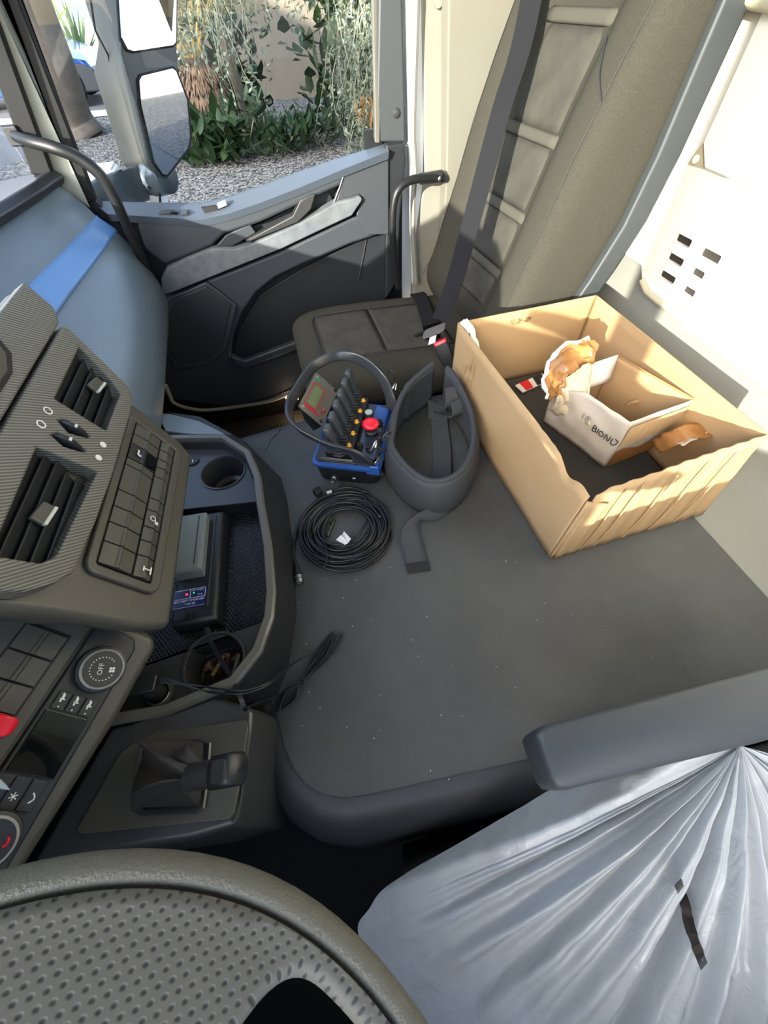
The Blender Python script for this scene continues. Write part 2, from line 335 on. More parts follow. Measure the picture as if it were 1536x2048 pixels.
# window ledge: glass edge at y 1.70, room edge at y 1.60
gl = [(180, 401), (262, 404), (330, 405), (400, 405), (450, 395), (520, 371), (600, 342), (690, 312), (772, 287)]
rm = [(215, 428), (262, 431), (330, 435), (400, 440), (455, 428), (520, 406), (600, 375), (690, 337), (778, 302)]
A = [at(*p, y=1.70) for p in gl]; B = [at(*p, y=1.61) for p in rm]
mk('window_ledge', loft([A, B, [b + V((0, .012, -.022)) for b in B], [V((a.x, 1.70, b.z - .03)) for a, b in zip(A, B)]], False, False), mat('ledge_toplit', '4b525c', .4, bump=.1, scale=700), dr, sharp=50)  # paler, bluer colour holds the light falling on the ledge's top
for s, (p, q) in enumerate([((318, 424), (343, 429)), ((362, 423), (376, 428))]):
    a = at(*p, y=1.645); b = at(*q, y=1.63)
    mk('window_switch', wbox(a.x, b.x, b.y - .004, a.y + .012, min(a.z, b.z) - .002, max(a.z, b.z) + .0015), PLs, dr, bev=.002)
a = at(350, 424, y=1.64); mk('switch_window', wbox(a.x - .009, a.x + .009, 1.63, 1.655, a.z - .004, a.z + .002), GLO, dr)
for (p, q, r, s) in [((403, 415), (432, 411), (440, 421), (412, 430))]:
    mk('ledge_cup', prism([at(*c, y=1.642 - i * .0) + V((0, 0, .002)) for i, c in enumerate((p, q, r, s))], (0, -.004, -.002)), PLb, dr)
dpl('pull_tab', [(434, 409), (452, 402), (455, 411), (437, 419)], 1.635, .02, mat('tab_grey', '8d9298', .4), .003)
# upper panel under the ledge (two depths), armrest, fabric strip
dpl('upper_panel', [(268, 432), (330, 435), (405, 440), (470, 424), (600, 376), (690, 340), (683, 372), (600, 410), (520, 447), (450, 470), (423, 494), (330, 532), (290, 500)], 1.625, .05, PLdoor, .012)
dpl('pull_recess', [(455, 468), (520, 447), (602, 406), (600, 398), (655, 376), (668, 404), (600, 432), (515, 470), (468, 491)], 1.668, .02, PLdoor2, .004)
dpl('pull_rim', [(600, 402), (620, 390), (632, 388), (622, 420), (596, 445), (500, 484), (490, 482), (585, 432)], 1.615, .03, PLs, .006)
dpl('pull_pad', [(452, 470), (500, 448), (512, 466), (478, 486), (462, 494), (432, 493)], 1.63, .03, PLdoor, .004)
dpl('fabric_strip', [(335, 536), (380, 515), (425, 497), (470, 498), (500, 490), (600, 447), (672, 406), (722, 393), (726, 400), (704, 432), (640, 462), (560, 500), (480, 532), (345, 586), (325, 592), (322, 560)], 1.612, .05, TRIMF, .012)
dpl('lower_panel', [(325, 592), (345, 588), (480, 535), (560, 503), (640, 465), (706, 434), (770, 420), (775, 465), (700, 490), (600, 533), (552, 556), (515, 585), (487, 625), (468, 670), (462, 712), (490, 728), (595, 690), (640, 680), (630, 740), (590, 780), (480, 818), (340, 800), (300, 700)], 1.635, .045, PLdoor, .012)
dpl('map_pocket', [(600, 540), (730, 475), (770, 470), (770, 600), (595, 700), (490, 735), (466, 718), (476, 660), (520, 590)], 1.672, .012, PLdoor2, .003)
dpl('rear_panel', [(692, 335), (778, 302), (778, 470), (735, 470), (712, 430), (726, 396), (720, 390), (672, 404)], 1.63, .045, mat('door_rear_plastic', '33363a', .5, bump=.1, scale=800), .005)
mk('bright_seam', tube([at(p[0], p[1], y=1.626) for p in [(692, 335), (680, 372), (667, 406)]], .0022, 6), STEEL, dr)
mk('pocket_seam', tube([at(p[0], p[1], y=1.668) for p in [(735, 466), (727, 510), (717, 560)]], .0022, 6), PLs, dr)
dpl('pocket_lip', [(462, 712), (490, 722), (590, 685), (640, 670), (640, 690), (590, 702), (490, 738), (468, 730)], 1.60, .03, PLdoor, .008)
spk = [(345, 600), (375, 588), (412, 573), (432, 588), (462, 608), (456, 640), (446, 690), (420, 718), (360, 732), (335, 690), (330, 640)]
dpl('speaker_bezel', [(338, 594), (375, 581), (412, 564), (440, 584), (474, 612), (466, 650), (452, 702), (424, 728), (352, 740), (325, 690), (322, 630)], 1.618, .03, PLdoor, .006)
gm = dots('speaker_mesh', '24272b', '0a0b0c', 90, 90, .25, .6, .5)
P = dy(spk, 1.612); mk('speaker_grille', prism(P, (0, .02, 0)), gm, dr, bev=.004)
mk('door_edge_bar', prism(dy([(772, 290), (808, 286), (812, 320), (800, 440), (796, 560), (772, 600)], 1.64), (0, .04, 0)), PLdoor2, dr, bev=.006)
mk('rocker_panel', wbox(-.85, .62, 1.715, 1.75, -.1, .45), PLb, dr)
mk('bottom_seal', tube(crom([at(p[0], p[1], y=1.63) for p in [(331, 770), (340, 792), (348, 806), (375, 816), (420, 820), (520, 806), (560, 795), (592, 778), (605, 760)]], 4), .008, 8), mat('pale_seal', '9d9587', .5), dr, label='pale rubber seal along the door bottom')
# step well with its small lamp
st = thing('floor_2', None, None, (-.1, 1.55, .02)); st['kind'] = 'structure'; st['label'] = 'ribbed entry step under the passenger door, lit by a small lamp'
mk('step_plate', wbox(-.55, .35, 1.45, 1.68, .0, .06), mat('step_rubber', '2a2724', .6, bump=.3, scale=90), st, bev=.006)
for k in range(7):
    mk('step_rib', wbox(-.20 + k * .016, -.192 + k * .016, 1.50, 1.60, .06, .066), bpy.data.materials['step_rubber'], st)
lm = mk('step_lamp', wbox(-.10, -.04, 1.655, 1.67, .14, .155), glow('lamp_glow', 'ffd9a0', 6), st)
pl = bpy.data.lights.new('step_lamp_light', 'POINT'); pl.energy = .35; pl.color = (1, .75, .45); pl.shadow_soft_size = .02
po = bpy.data.objects.new('step_lamp_light', pl); COL.objects.link(po); po.location = (-.07, 1.60, .15)
# window glass of the passenger door, with frame
wn = thing('window_1', None, None, (0, 1.69, 1.0)); wn['kind'] = 'structure'; wn['label'] = 'passenger side window'
a, b, c, d = at(185, 400, y=1.69), at(752, 285, y=1.69), at(750, 0, y=1.69), at(22, 0, y=1.69)
mk('pane', prism([a - V((0, 0, .03)), at(440, 405, y=1.69) - V((0, 0, .03)), b - V((0, 0, .04)), c + (c - b) * 2.2, d + (d - a) * 2.2], (0, .004, 0)), GLASS, wn)
mk('rear_channel', prism([b, at(812, 285, y=1.66), at(806, 0, y=1.66), V((.47, 1.66, 2.3)), V((.41, 1.66, 2.3)), at(757, 0, y=1.66)], (0, .05, 0)), mat('channel_grey', '35383b', .5), wn, bev=.008)
mk('inner_channel', prism([b + V((-.004, -.01, 0)), at(760, 286, y=1.68), at(762, 0, y=1.68), V((.42, 1.68, 2.0)), V((.40, 1.68, 2.0)), at(745, 0, y=1.68)], (0, .02, 0)), mat('channel_light', '57544d', .5), wn, bev=.003)
mk('bolt_cap', lathe([(.0001, .006), (.009, .004), (.012, 0)], at(793, 226, y=1.66), (0, -1, 0), 16), PLs, wn)
FR_W = Fr(at(730, 244, y=1.688), (1, 0, 0), (0, 0, 1), (0, -1, 0))
text('glass_marking', 'IVECO', .013, FR_W, 0, 0, INK, wn, .0002, mirror=True, ang=-.05)
# driver's side, windscreen, front
wl = thing('wall_left', None, None, (0, -.64, 0)); wl['kind'] = 'structure'
pn = thing('window_3', None, None, (0, -.64, 1.0)); pn['kind'] = 'structure'; mk('pane', wbox(-.53, .5, -.645, -.641, 1.05, 2.25), GLASS, pn)
mk('door_panel', wbox(-.62, .5, -.66, -.62, -.03, 1.07), PLdoor, wl); mk('rear_side', wbox(.5, 1.06, -.66, -.62, 0, 2.42), BEIGE2, wl)
mk('header', wbox(-.60, .5, -.66, -.62, 2.25, 2.42), BEIGE2, wl)
mk('front_post', prism([V((-1.02, -.62, 0)), V((-.52, -.62, 0)), V((-.52, -.62, .98)), V((-.55, -.62, 2.42)), V((-.64, -.62, 2.42)), V((-.61, -.62, 1.0)), V((-1.02, -.62, .97))], (0, -.05, 0)), PLd, wl)
wf = thing('wall_front', None, None, (-1.0, .5, 0)); wf['kind'] = 'structure'
mk('firewall', wbox(-1.05, -1.0, -.66, 1.72, 0, 1.0), PLd, wf); mk('header', wbox(-.86, -.76, -.66, 1.72, 2.34, 2.44), BEIGE2, wf)
ws = thing('window_2', None, None, (-.95, .5, 1.0)); ws['kind'] = 'structure'
mk('pane', grid(lambda u, v: V((-1.03 + .18 * v + (.40 - .16 * v) * abs(2 * u - 1) ** 3.5, -.625 + 2.30 * u, .985 + 1.40 * v)), 30, 6), GLASS, ws, sharp=180, solid=.005)
mk('header_right', wbox(-.60, .55, 1.66, 1.72, 2.25, 2.42), BEIGE2, wr)
# ---- engine tunnel with its rubber mat
far = [(.80, .90), (.30, .905), (-.06, .905), (-.20, .885), (-.30, .80)]
nearL = [(q.x, q.y) for q in ats([(556, 1440), (566, 1490), (585, 1535), (610, 1568), (645, 1590), (690, 1597), (760, 1585), (900, 1553), (1090, 1512)], z=.6)]
out = [(-.20, .25)] + nearL + [(.40, -.02), (.80, -.03)]
A = [(-.30, .30)] + out + far
et = thing('engine_tunnel', 'dark grey engine tunnel hump between the two seats', 'tunnel', (.3, .45, 0))
def ring(pts, z): return [V((min(p[0], .797), p[1], z)) for p in pts]
mk('body', loft([ring(inset(A, -.10), 0), ring(inset(A, -.085), .28), ring(inset(A, -.062), .50), ring(inset(A, -.048), .56), ring(inset(A, -.030), .588), ring(inset(A, -.012), .5975), ring(inset(A, .01), .598)]), RUB2, et, sharp=60)
mk('rubber_mat', loft([ring(inset(A, .0), .597), ring(inset(A, .0), .5995), ring(inset(A, .002), .601)], True), RUB, et, sharp=60, label='worn dark grey rubber mat with pale scuffs')
mk('mat_crease', tube(crom([at(532, 900, z=.601), at(540, 880, z=.601), at(553, 868, z=.601), at(560, 857, z=.6)], 4), .003, 6), RUB, et)
fr_t = Fr((0, -.088, 0), (1, 0, 0), (0, 0, 1), (0, -1, 0))
mk('side_panel', prism(fr_t.ps([(-.02, .12), (-.02, .46), (.0, .505), (.05, .53), (.78, .55), (.78, .12)]), (0, -.018, 0)), mat('side_skin', '393b3d', .7, bump=.4, scale=250), et, bev=.015, seg=3)
random.seed(5)
# ================================================================== DASHBOARD, PASSENGER SIDE
db = thing('dashboard', 'grey dashboard in front of the passenger seat with a raised top pad', 'dashboard', (-.6, 1.2, .4))
prf = [(90, 340), (128, 372), (170, 405), (200, 435), (230, 455), (262, 487), (290, 520), (318, 560), (337, 600), (338, 650), (330, 700), (312, 745)]
P1 = [at(*p, y=1.60) for p in prf]; P1[0] = V((-.62, 1.6, 1.055))
bow = [-.13, -.125, -.12, -.11, -.095, -.055, -.01, .02, .02, .01, 0, 0]
def sect(y, k, dx=0): return [V((p.x + b * k + dx, y, p.z - .012 * k)) for p, b in zip(P1, bow)]
secs = [sect(1.60, 0, -.012), sect(1.585, 0), sect(1.5, .12), sect(1.42, .25), sect(1.32, .44), sect(1.2, .70), sect(1.08, .90), sect(.95, 1), sect(.70, 1.05), sect(.62, 1.05)]
mk('glovebox_skin', loft([[s[i] for s in secs] for i in range(0, 12)], False, False), DASH, db, sharp=60)
mk('end_cap', prism([V((p.x - .012, 1.60, p.z)) for p in P1] + [V((-.95, 1.60, .42)), V((-.95, 1.60, 1.0))], (0, -.012, 0)), PLd, db)
bnd = [[s[3].lerp(s[2], .2) + V((.0015, 0, .0015)), s[3] + V((.0018, 0, .0015)), s[4] + V((.0022, 0, .0015)), s[4].lerp(s[5], .15) + V((.0022, 0, .0015))] for s in secs[:]]
mk('accent_band', loft(bnd, False, False), DASHB, db, sharp=180, solid=.002, off=0)
# top pad running to the windscreen, rounded front roll
pr = [at(82, 345, y=1.62), at(105, 338, y=1.62), at(128, 350, y=1.62), at(130, 366, y=1.62), at(112, 378, y=1.62)]
mk('top_pad', loft([[V((p.x + dx, y, p.z)) for p in pr] + [V((-.70 + dx * .8, y, .99)), V((-.72 + dx * .8, y, 1.05))] for y, dx in ((1.625, 0), (1.5, -.022), (1.35, -.058), (1.2, -.10), (1.0, -.135), (.8, -.145), (.62, -.145))], True, True), PLd, db, bev=.006)
mk('windscreen_shelf', wbox(-1.0, -.66, .62, 1.59, .93, 1.01), mat('shelf_plastic', '8b9aa5', .4), db)
mk('lower_dash', loft([[V((-.56, y, .43)), V((-.52, y, .47)), V((-.98, y, .9)), V((-.98, y, .05)), V((-.80, y, .05))] for y in (1.55, .62)]), PLb, db)
# driver's half: unseen hoods over instruments and centre stack, raised to block the sun
mk('instrument_hood', loft([[V((-.56, y, .80)), V((-.52, y, h - .03)), V((-.55, y, h)), V((-.62, y, h)), V((-.97, y, .98)), V((-.97, y, .3)), V((-.65, y, .3))] for y, h in ((-.60, 1.06), (-.50, 1.18), (-.40, 1.21), (-.13, 1.21))]), PLd, db, bev=.01)
mk('sun_block_hood', loft([[V((-.66, y, .86)), V((-.53, y, h - .05)), V((-.55, y, h)), V((-.62, y, h)), V((-.97, y, .98)), V((-.97, y, .3)), V((-.66, y, .3))] for y, h in ((-.12, 1.24), (-.06, 1.30), (.0, 1.33), (.34, 1.34), (.48, 1.24), (.60, 1.10))]), PLd, db, bev=.012)
# ================================================================== CENTRE POD: vents and switches
FP = Fr((-.244, .25, .85), (.069, .998, 0), (-.406, .028, .914), (.911, -.063, .407))
pod = thing('centre_console_pod', 'grey centre dashboard pod with two air vents and a block of switches', 'dashboard console', FP.p(.17, .1, -.05))
body = [(.012, -.012), (.05, -.012), (.34, -.008), (.356, .02), (.364, .14), (.402, .262), (.41, .30), (-.03, .30), (-.022, .20), (-.012, .14), (-.006, .09), (-.001, .03)]
bk = [(.055, .03), (.08, .02), (.33, .02), (.34, .03), (.35, .14), (.38, .25), (.39, .29), (.0, .29), (.02, .20), (.03, .14), (.035, .09), (.045, .05)]
mk('body', loft([FP.ps(body, -.012), FP.ps(body, -.028), FP.ps(bk, -.15)]), PL, pod, bev=.010, seg=3)
def inpod(pts, c0, c1): return prism(FP.ps(pts, c0), FP.c * (c1 - c0))
vh = [[(.245, .152), (.332, .150), (.344, .168), (.362, .218), (.243, .217)], [(.026, .168), (.040, .158), (.150, .148), (.172, .146), (.160, .212), (.018, .208)]]
mk('vent_trim', plate(FP, [(.010, .150), (.028, .137), (.10, .130), (.185, .127), (.30, .128), (.345, .132), (.358, .142), (.382, .240), (.378, .246), (-.024, .246), (-.016, .20), (-.008, .172)], [h for h in vh] + [[(.205, .19), (.2155, .168), (.2215, .168), (.2215, .20), (.213, .205)][::1], [(.181, .19), (.1895, .167), (.1955, .167), (.1955, .20), (.187, .205)]], -.012, .012), CARB, pod, bev=.003, label='ribbed dark trim around the two vents')
for name, (v0, v1, u0, u1) in (('upper', (.243, .362, .148, .220)), ('lower', (.016, .172, .144, .214))):
    vt = mk('air_vent', [p for p in box(FP, v0 + .002, v1 - .002, u0 + .002, u1 - .002, -.052, -.045)], PLb, pod)
    for k in range(5):
        u = u0 + .008 + k * (u1 - u0 - .012) / 4.4
        fr = Fr(FP.p((v0 + v1) / 2, u, -.004), FP.a, FP.b * .85 + FP.c * .5)
        L = (v1 - v0) / 2 - .004
        sh = (.004, .0) if name == 'upper' else (-.002, -.004)
        mk('slat', box(fr, -L + (0 if k < 3 else -.0), L - (.012 if k < 2 else 0), -.010, .010, -.0012, .0012), PLd, vt, bev=.001)
    for k in range(6): mk('cross_vane', box(FP, v0 + .012 + k * (v1 - v0 - .02) / 5, v0 + .0132 + k * (v1 - v0 - .02) / 5, u0 + .006, u1 - .006, -.044, -.018), PLb, vt)
    tv, tu = ((.322, .181) if name == 'upper' else (.086, .181))
    mk('tab', prism(FP.ps([(tv - .014, tu - .006), (tv + .014, tu - .010), (tv + .015, tu + .004), (tv - .012, tu + .010)], .001), FP.c * .006), PL, vt, bev=.002)
    mk('tab_tip', prism(FP.ps([(tv - .014, tu - .007), (tv + .013, tu - .011), (tv + .013, tu - .007), (tv - .014, tu - .003)], .004), FP.c * .005), mat('tab_silver', 'b9b9b2', .35) if name == 'upper' else bpy.data.materials['tab_silver'], vt, bev=.001)
for v in (.2175, .1925):
    wh = mk('vent_wheel', lathe([(.024, -.0035), (.026, -.002), (.026, .002), (.024, .0035)], FP.p(v + .001, .186, -.011), FP.a, 30), PLd, pod)
    mk('mark', box(FP, v - .002, v + .003, .186, .189, .0145, .0158), WHITEM, wh)
    mk('ring_mark', loft([[FP.p(v + .0 + r * math.cos(t * math.pi / 8), .2185 + r * math.sin(t * math.pi / 8), h) for t in range(16)] for r, h in ((.0052, .0122), (.0052, .0128), (.0038, .0128), (.0038, .0122))], True, False), WHITEM, wh)
    mk('dot_mark', disc(FP.p(v, .1505, .0122), FP.c, .0042, .0007, 14), WHITEM, wh)
mk('upper_bezel', inpod([(-.03, .249), (.379, .249), (.402, .262), (.404, .30), (-.03, .30)], -.012, .010), CARB, pod, bev=.003)
mk('display_edge', inpod([(-.03, .262), (.24, .262), (.268, .272), (.285, .30), (-.03, .30)], .010, .0125), PLb, pod, bev=.001)
mk('display_bezel', inpod([(-.03, .268), (.236, .267), (.258, .276), (.274, .30), (-.03, .30)], .0125, .016), PL, pod, bev=.002)
# switch block: a raised frame and two columns of rockers
mk('switch_frame', plate(FP, rrect(.045, .330, .020, .120, .016), [rrect(.058, .318, .034, .108, .004)], -.012, -.004), PL, pod, bev=.003)
mk('switch_bed', box(FP, .056, .320, .032, .110, -.0125, -.0105), PLb, pod)
random.seed(2)
def rocker(v0, v1, u0, u1, fr=FP, c=-.0095, par=pod, m=None, h=.006):
    um = (u0 + u1) / 2; v0 += .0008; v1 -= .0008; d = .0035
    r = [[fr.p(v, u, c + w) for u, w in ((u0, 0), (u0, h * .7), (um - d, h), (um - d * .4, h + .0014), (um + d * .4, h + .0014), (um + d, h), (u1, h * .7), (u1, 0))] for v in (v0, v1)]
    return mk('rocker_switch', loft(r), m or PL, par, bev=.0006, seg=1, sharp=25)
v = .317; icons = {}
for i, h in enumerate([.0235, .021, .031, .014, .049, .029, .027, .030, .032]):
    if i == 2:
        q = rocker(v - h, v, .063, .1065, m=PLd); mk('seat_icon', join(box(FP, v - .02, v - .010, .094, .0965, -.0015, -.001), box(FP, v - .021, v - .018, .090, .095, -.0015, -.001)), WHITEM, q); mk('display', box(FP, v - h + .002, v - .004, .065, .080, -.003, -.001), GLO, q)
    else: rocker(v - h, v, .063, .1065)
    v -= h
v = .317
for i, h in enumerate([.021, .021, .017, .021, .044, .022, .030, .024, .024, .033]):
    q = rocker(v - h, v, .036, .0605)
    if i == 6: mk('work_lamp_icon', join(tube([FP.p(v - .015 + .004 * math.cos(t), .052 + .004 * math.sin(t), -.0012) for t in [k * .7 for k in range(9)]], .0007, 4, True), box(FP, v - .023, v - .018, .043, .046, -.0018, -.001), box(FP, v - .0225, v - .0165, .0465, .0480, -.0018, -.001)), WHITEM, q)
    if i == 9: mk('axle_icon', join(box(FP, v - .020, v - .0185, .040, .052, -.0018, -.001), box(FP, v - .025, v - .014, .0395, .0415, -.0018, -.001), box(FP, v - .023, v - .016, .050, .052, -.0018, -.001)), WHITEM, q)
    v -= h
# ================================================================== CLIMATE PANEL (turned towards the driver)
FC = Fr((-.354, .295, .84), (.455, .89, 0), (-.572, .293, .766), (.682, -.349, .643))
cl = thing('climate_panel', 'slanted dark climate control panel with two round silver-ringed dials', 'control panel', FC.p(-.12, 0, -.03))
mk('body', prism(FC.ps([(.018, .11), (.016, -.088), (.0, -.096), (-.10, -.096), (-.25, -.086), (-.34, -.08), (-.34, .11)], -.008), FC.c * -.11), PL, cl, bev=.012, seg=3)
mk('left_face', prism(FC.ps([(-.004, -.002), (-.008, .11), (-.34, .11), (-.34, -.002)], -.008), FC.c * .009), PL, cl, bev=.002)
mk('strip_face', prism(FC.ps([(-.006, -.006), (.004, -.018), (.0, -.060), (-.012, -.068), (-.34, -.068), (-.34, -.006)], -.008), FC.c * .007), PLd, cl, bev=.003)
mk('switch_bed', box(FC, -.30, -.024, .012, .064, .0008, .0016), PLb, cl)
v = -.027
for i in range(7): rocker(v - .031, v, .0145, .0625, FC, .001, cl, h=.005); v -= .0316
def dial(v, u, r, name):
    k = mk(name, lathe([(r, 0), (r, .010), (r * .97, .013), (r * .80, .014)], FC.p(v, u, -.002), FC.c, 40, False), PLd, cl)
    mk('silver_ring', lathe([(r * .86, .0125), (r * .86, .0165), (r * .80, .0185), (r * .77, .0175), (r * .77, .013)], FC.p(v, u, -.002), FC.c, 40, False), mat('dial_silver', 'c9c8c2', .25, metal=.4) if name == 'fan_dial' else bpy.data.materials['dial_silver'], k)
    mk('face', disc(FC.p(v, u, .009), FC.c, r * .78, .006, 32), PLd, k); return k
k = dial(-.049, -.040, .0295, 'fan_dial')
for i in range(20):
    t = math.radians(-30 + i * 15); mk('scale_dot', box(FC, -.049 + .0145 * math.cos(t) - .0007, -.049 + .0145 * math.cos(t) + .0007, -.040 + .0145 * math.sin(t) - .0007, -.040 + .0145 * math.sin(t) + .0007, .015, .0155), WHITEM, k)
FT = Fr(FC.p(-.049, -.041, .0152), -FC.b * .8 + FC.a * .6, FC.a * .8 + FC.b * .6, FC.c)
text('off_text', 'OFF', .0085, FT, -.003, .001, WHITEM, k, .0002, ang=1.2)
mk('fan_icon', join(*[disc(FT.p(.009 + .0024 * math.cos(t), -.004 + .0024 * math.sin(t), .0003), FC.c, .0017, .0004, 8) for t in (0.5, 2.07, 3.64, 5.2)]), WHITEM, k)
for i in range(3):
    u = -.013 - i * .0160
    q = mk('seat_button', box(FC, -.1045, -.0845, u - .0150, u - .0005, -.001, .0022), PLd, cl, bev=.0008)
    mk('person_icon', join(box(FC, -.0925, -.0875, u - .0085, u - .0055, .0022, .0026), box(FC, -.0965, -.0915, u - .0075, u - .0055, .0022, .0026), box(FC, -.0935, -.092, u - .0105, u - .0045, .0022, .0026), disc(FC.p(-.0858 - .001, u - .006, .0022), FC.c, .0012, .0004, 8)), WHITEM, q)
    mk('lamp_dot', disc(FC.p(-.1015, u - .008, .0022), FC.c, .0009, .0003, 8), WHITEM, q)
mk('display', box(FC, -.1725, -.1065, -.061, -.011, -.002, .0018), GLO, cl, bev=.001)
for i in range(3):
    u = -.006 - i * .0175
    q = mk('climate_button', box(FC, -.205, -.1745, u - .0165, u - .0008, -.001, .0022), PLd, cl, bev=.0008)
    if i == 1: mk('snowflake_icon', join(*[box(Fr(FC.p(-.193, u - .009, .0022), FC.a * math.cos(t) + FC.b * math.sin(t), FC.b * math.cos(t) - FC.a * math.sin(t)), -.0042, .0042, -.0005, .0005, 0, .0004) for t in (0, 1.05, 2.09)]), WHITEM, q)
    if i == 2: mk('airflow_icon', tube([FC.p(-.187 - .010 * s, u - .008 - .004 * math.sin(s * 3.1), .0024) for s in (0, .2, .4, .6, .8, 1)], .0009, 5), WHITEM, q)
k = dial(-.233, -.034, .029, 'temperature_dial')
mk('phone_icon', tube([FC.p(-.229 + .005 * math.cos(t), -.047 + .005 * math.sin(t) + .002, .0155) for t in (3.6, 4.1, 4.7, 5.3, 5.8)], .0014, 6), RED, k)
red = thing('parking_brake_lever', 'bright red lever tip poking in beside the climate display', 'lever', FC.p(-.135, .03, .02))
mk('handle', loft([[FC.p(v + dv * s, u, c + dc * s) for dv, dc in ((-.011, -.006), (.011, -.006), (.011, .006), (-.011, .006))] for v, u, c, s in ((-.131, .008, .018, .6), (-.132, .014, .020, .95), (-.132, .026, .020, 1), (-.13, .05, .01, .8), (-.13, .06, .0, .8))]), RED, red, bev=.003)
mk('mount', lathe([(.012, 0), (.010, .02)], FC.p(-.13, .052, .0015), FC.c, 16), PLd, red)
sk = thing('column_stalk', 'pale grey stalk tip with a black base beside the lower dial', 'stalk', FC.p(-.17, .02, .03))
mk('tip', loft([[FC.p(-.172 + r * math.cos(t) * .5 + dv, u, .03 + r * math.sin(t) * .5) for t in [k * math.pi / 4 for k in range(8)]] for u, r, dv in ((-.020, .001, -.012), (-.012, .006, -.010), (.0, .009, -.006), (.02, .011, 0), (.07, .012, .006))]), mat('stalk_pale', '9fb0bb', .25), sk)
mk('base', lathe([(.013, 0), (.015, .004), (.015, .03), (.012, .036)], FC.p(-.185, .006, .0), FC.c, 18), PLb, sk)
# ================================================================== STORAGE TRAY ON THE TUNNEL
ty = thing('storage_tray', 'black open storage tray with two cup holders beside the engine tunnel', 'tray', (-.25, .5, .6))
RZ = .715
rimp = [(450, 868), (500, 900), (521, 950), (527, 1000), (543, 1090), (550, 1180), (546, 1232), (522, 1302), (470, 1370), (400, 1400), (330, 1430)]
R = [(q.x, q.y) for q in ats(rimp, z=RZ)]
base = [(q.x, q.y) for q in ats([(492, 884), (562, 955), (574, 1000), (578, 1030), (588, 1100), (591, 1180), (593, 1232), (577, 1330), (556, 1385), (500, 1432), (420, 1470)], z=.603)]
R = [(-.46, .86), (-.33, .825)][:1] + [(-.34, .825)] + R + [(-.46, .20)]; base = [(-.46, .93), (-.30, .92)] + base + [(-.46, .20)]
R = R[::-1]; base = base[::-1]                              # counter-clockwise
RI = inset(R, .017)
def rg(pts, z): return [V((p[0], p[1], z)) for p in pts]
mk('rim_wall', loft([rg(base, .601), rg([(a[0] * .4 + b[0] * .6, a[1] * .4 + b[1] * .6) for a, b in zip(base, R)], .68), rg(R, RZ - .008)], True, False), PLd, ty, sharp=50)
mk('rim', loft([rg(inset(R, -.0005), RZ - .010), rg(inset(R, -.0005), RZ - .003), rg(inset(R, .003), RZ + .001), rg(inset(R, .014), RZ + .001), rg(RI, RZ - .004), rg(RI, RZ - .012)], True, False), mat('rim_highlight', '55534d', .28, bump=.08, scale=800), ty, sharp=40)  # paler than the walls, paints the highlight along the rim
mk('inner_wall', loft([rg(inset(R, .0175), RZ - .010), rg(inset(R, .021), .640)], True, False), PLs, ty, sharp=50)
def xy(px, py, z): q = at(px, py, z=z); return (q.x, q.y)
def circ(c, r, n=28): return [(c[0] + r * math.cos(2 * math.pi * k / n), c[1] + r * math.sin(2 * math.pi * k / n)) for k in range(n)]
ZP = .684; h1 = xy(446, 945, ZP); h2 = xy(428, 1325, ZP); RH = .048
def inside(pts, poly):
    o = []
    for p in pts: o.append(p)
    return o
RI2 = inset(R, .0185)
ymid = [p for p in RI2]
yf = xy(450, 1010, ZP)[1]; yn = xy(470, 1262, ZP)[1]
xr = max(p[0] for p in RI2)
fp = [(-.46, yf + .035), (-.155, yf - .01)] + [p for p in RI2 if p[1] > yf and p[0] > -.45] + [(-.46, .80)]
np_ = [(-.46, .215)] + [p for p in RI2 if p[1] < yn and p[0] > -.45][0:] + [(-.162, yn + .004), (-.46, yn - .03)]
PLT = PLs
mk('far_shelf', plate(XYZ, fp, [circ(h1, RH)], ZP - .006, ZP), PLT, ty, bev=.0015)
mk('near_shelf', plate(XYZ, np_, [circ(h2, RH)], ZP - .006, ZP), PLT, ty, bev=.0015)
mk('far_step', prism([V((-.46, yf + .035, ZP - .003)), V((-.155, yf - .01, ZP - .003)), V((-.155, yf - .01, .64)), V((-.46, yf + .035, .64))], (0, .004, 0)), PLd, ty)
mk('near_step', prism([V((-.46, yn - .03, ZP - .003)), V((-.16, yn + .004, ZP - .003)), V((-.16, yn + .004, .64)), V((-.46, yn - .03, .64))], (0, -.004, 0)), PLd, ty)
for c in (h1, h2):
    w_ = mk('cup_holder', lathe([(RH + .004, .002), (RH + .0045, .0055), (RH + .001, .006), (RH, .0), (RH - .004, -.055), (RH - .016, -.058), (RH - .018, -.062), (0.0005, -.062)], (c[0], c[1], ZP - .003), (0, 0, 1), 36, False), PLs, ty, sharp=60)
    mk('bottom_ring', lathe([(.030, -.058), (.032, -.057), (.034, -.058)], (c[0], c[1], ZP - .003), (0, 0, 1), 28, False), PLd, w_)
flr = dots('honeycomb_floor', '232328', '0c0c0f', 34, 40, .26, .3, .7)
P = [V((-.46, yn - .03, .642)), V((-.138, yn - .01, .642)), V((-.138, yf, .642)), V((-.46, yf + .04, .642))]
mk('tray_floor', prism(P, (0, 0, -.006)), flr, ty, uv=[(0, 0), (1.4, 0), (1.4, 1.4), (0, 1.4)] * 2)
mk('socket_cap', disc(at(385, 922, z=ZP), (0, 0, 1), .016, .004), PLd, ty); mk('cap_mark', box(Fr(at(385, 922, z=ZP + .0045), (1, 0, 0), (0, 1, 0)), -.001, .001, -.004, .004, 0, .0006), WHITEM, ty)
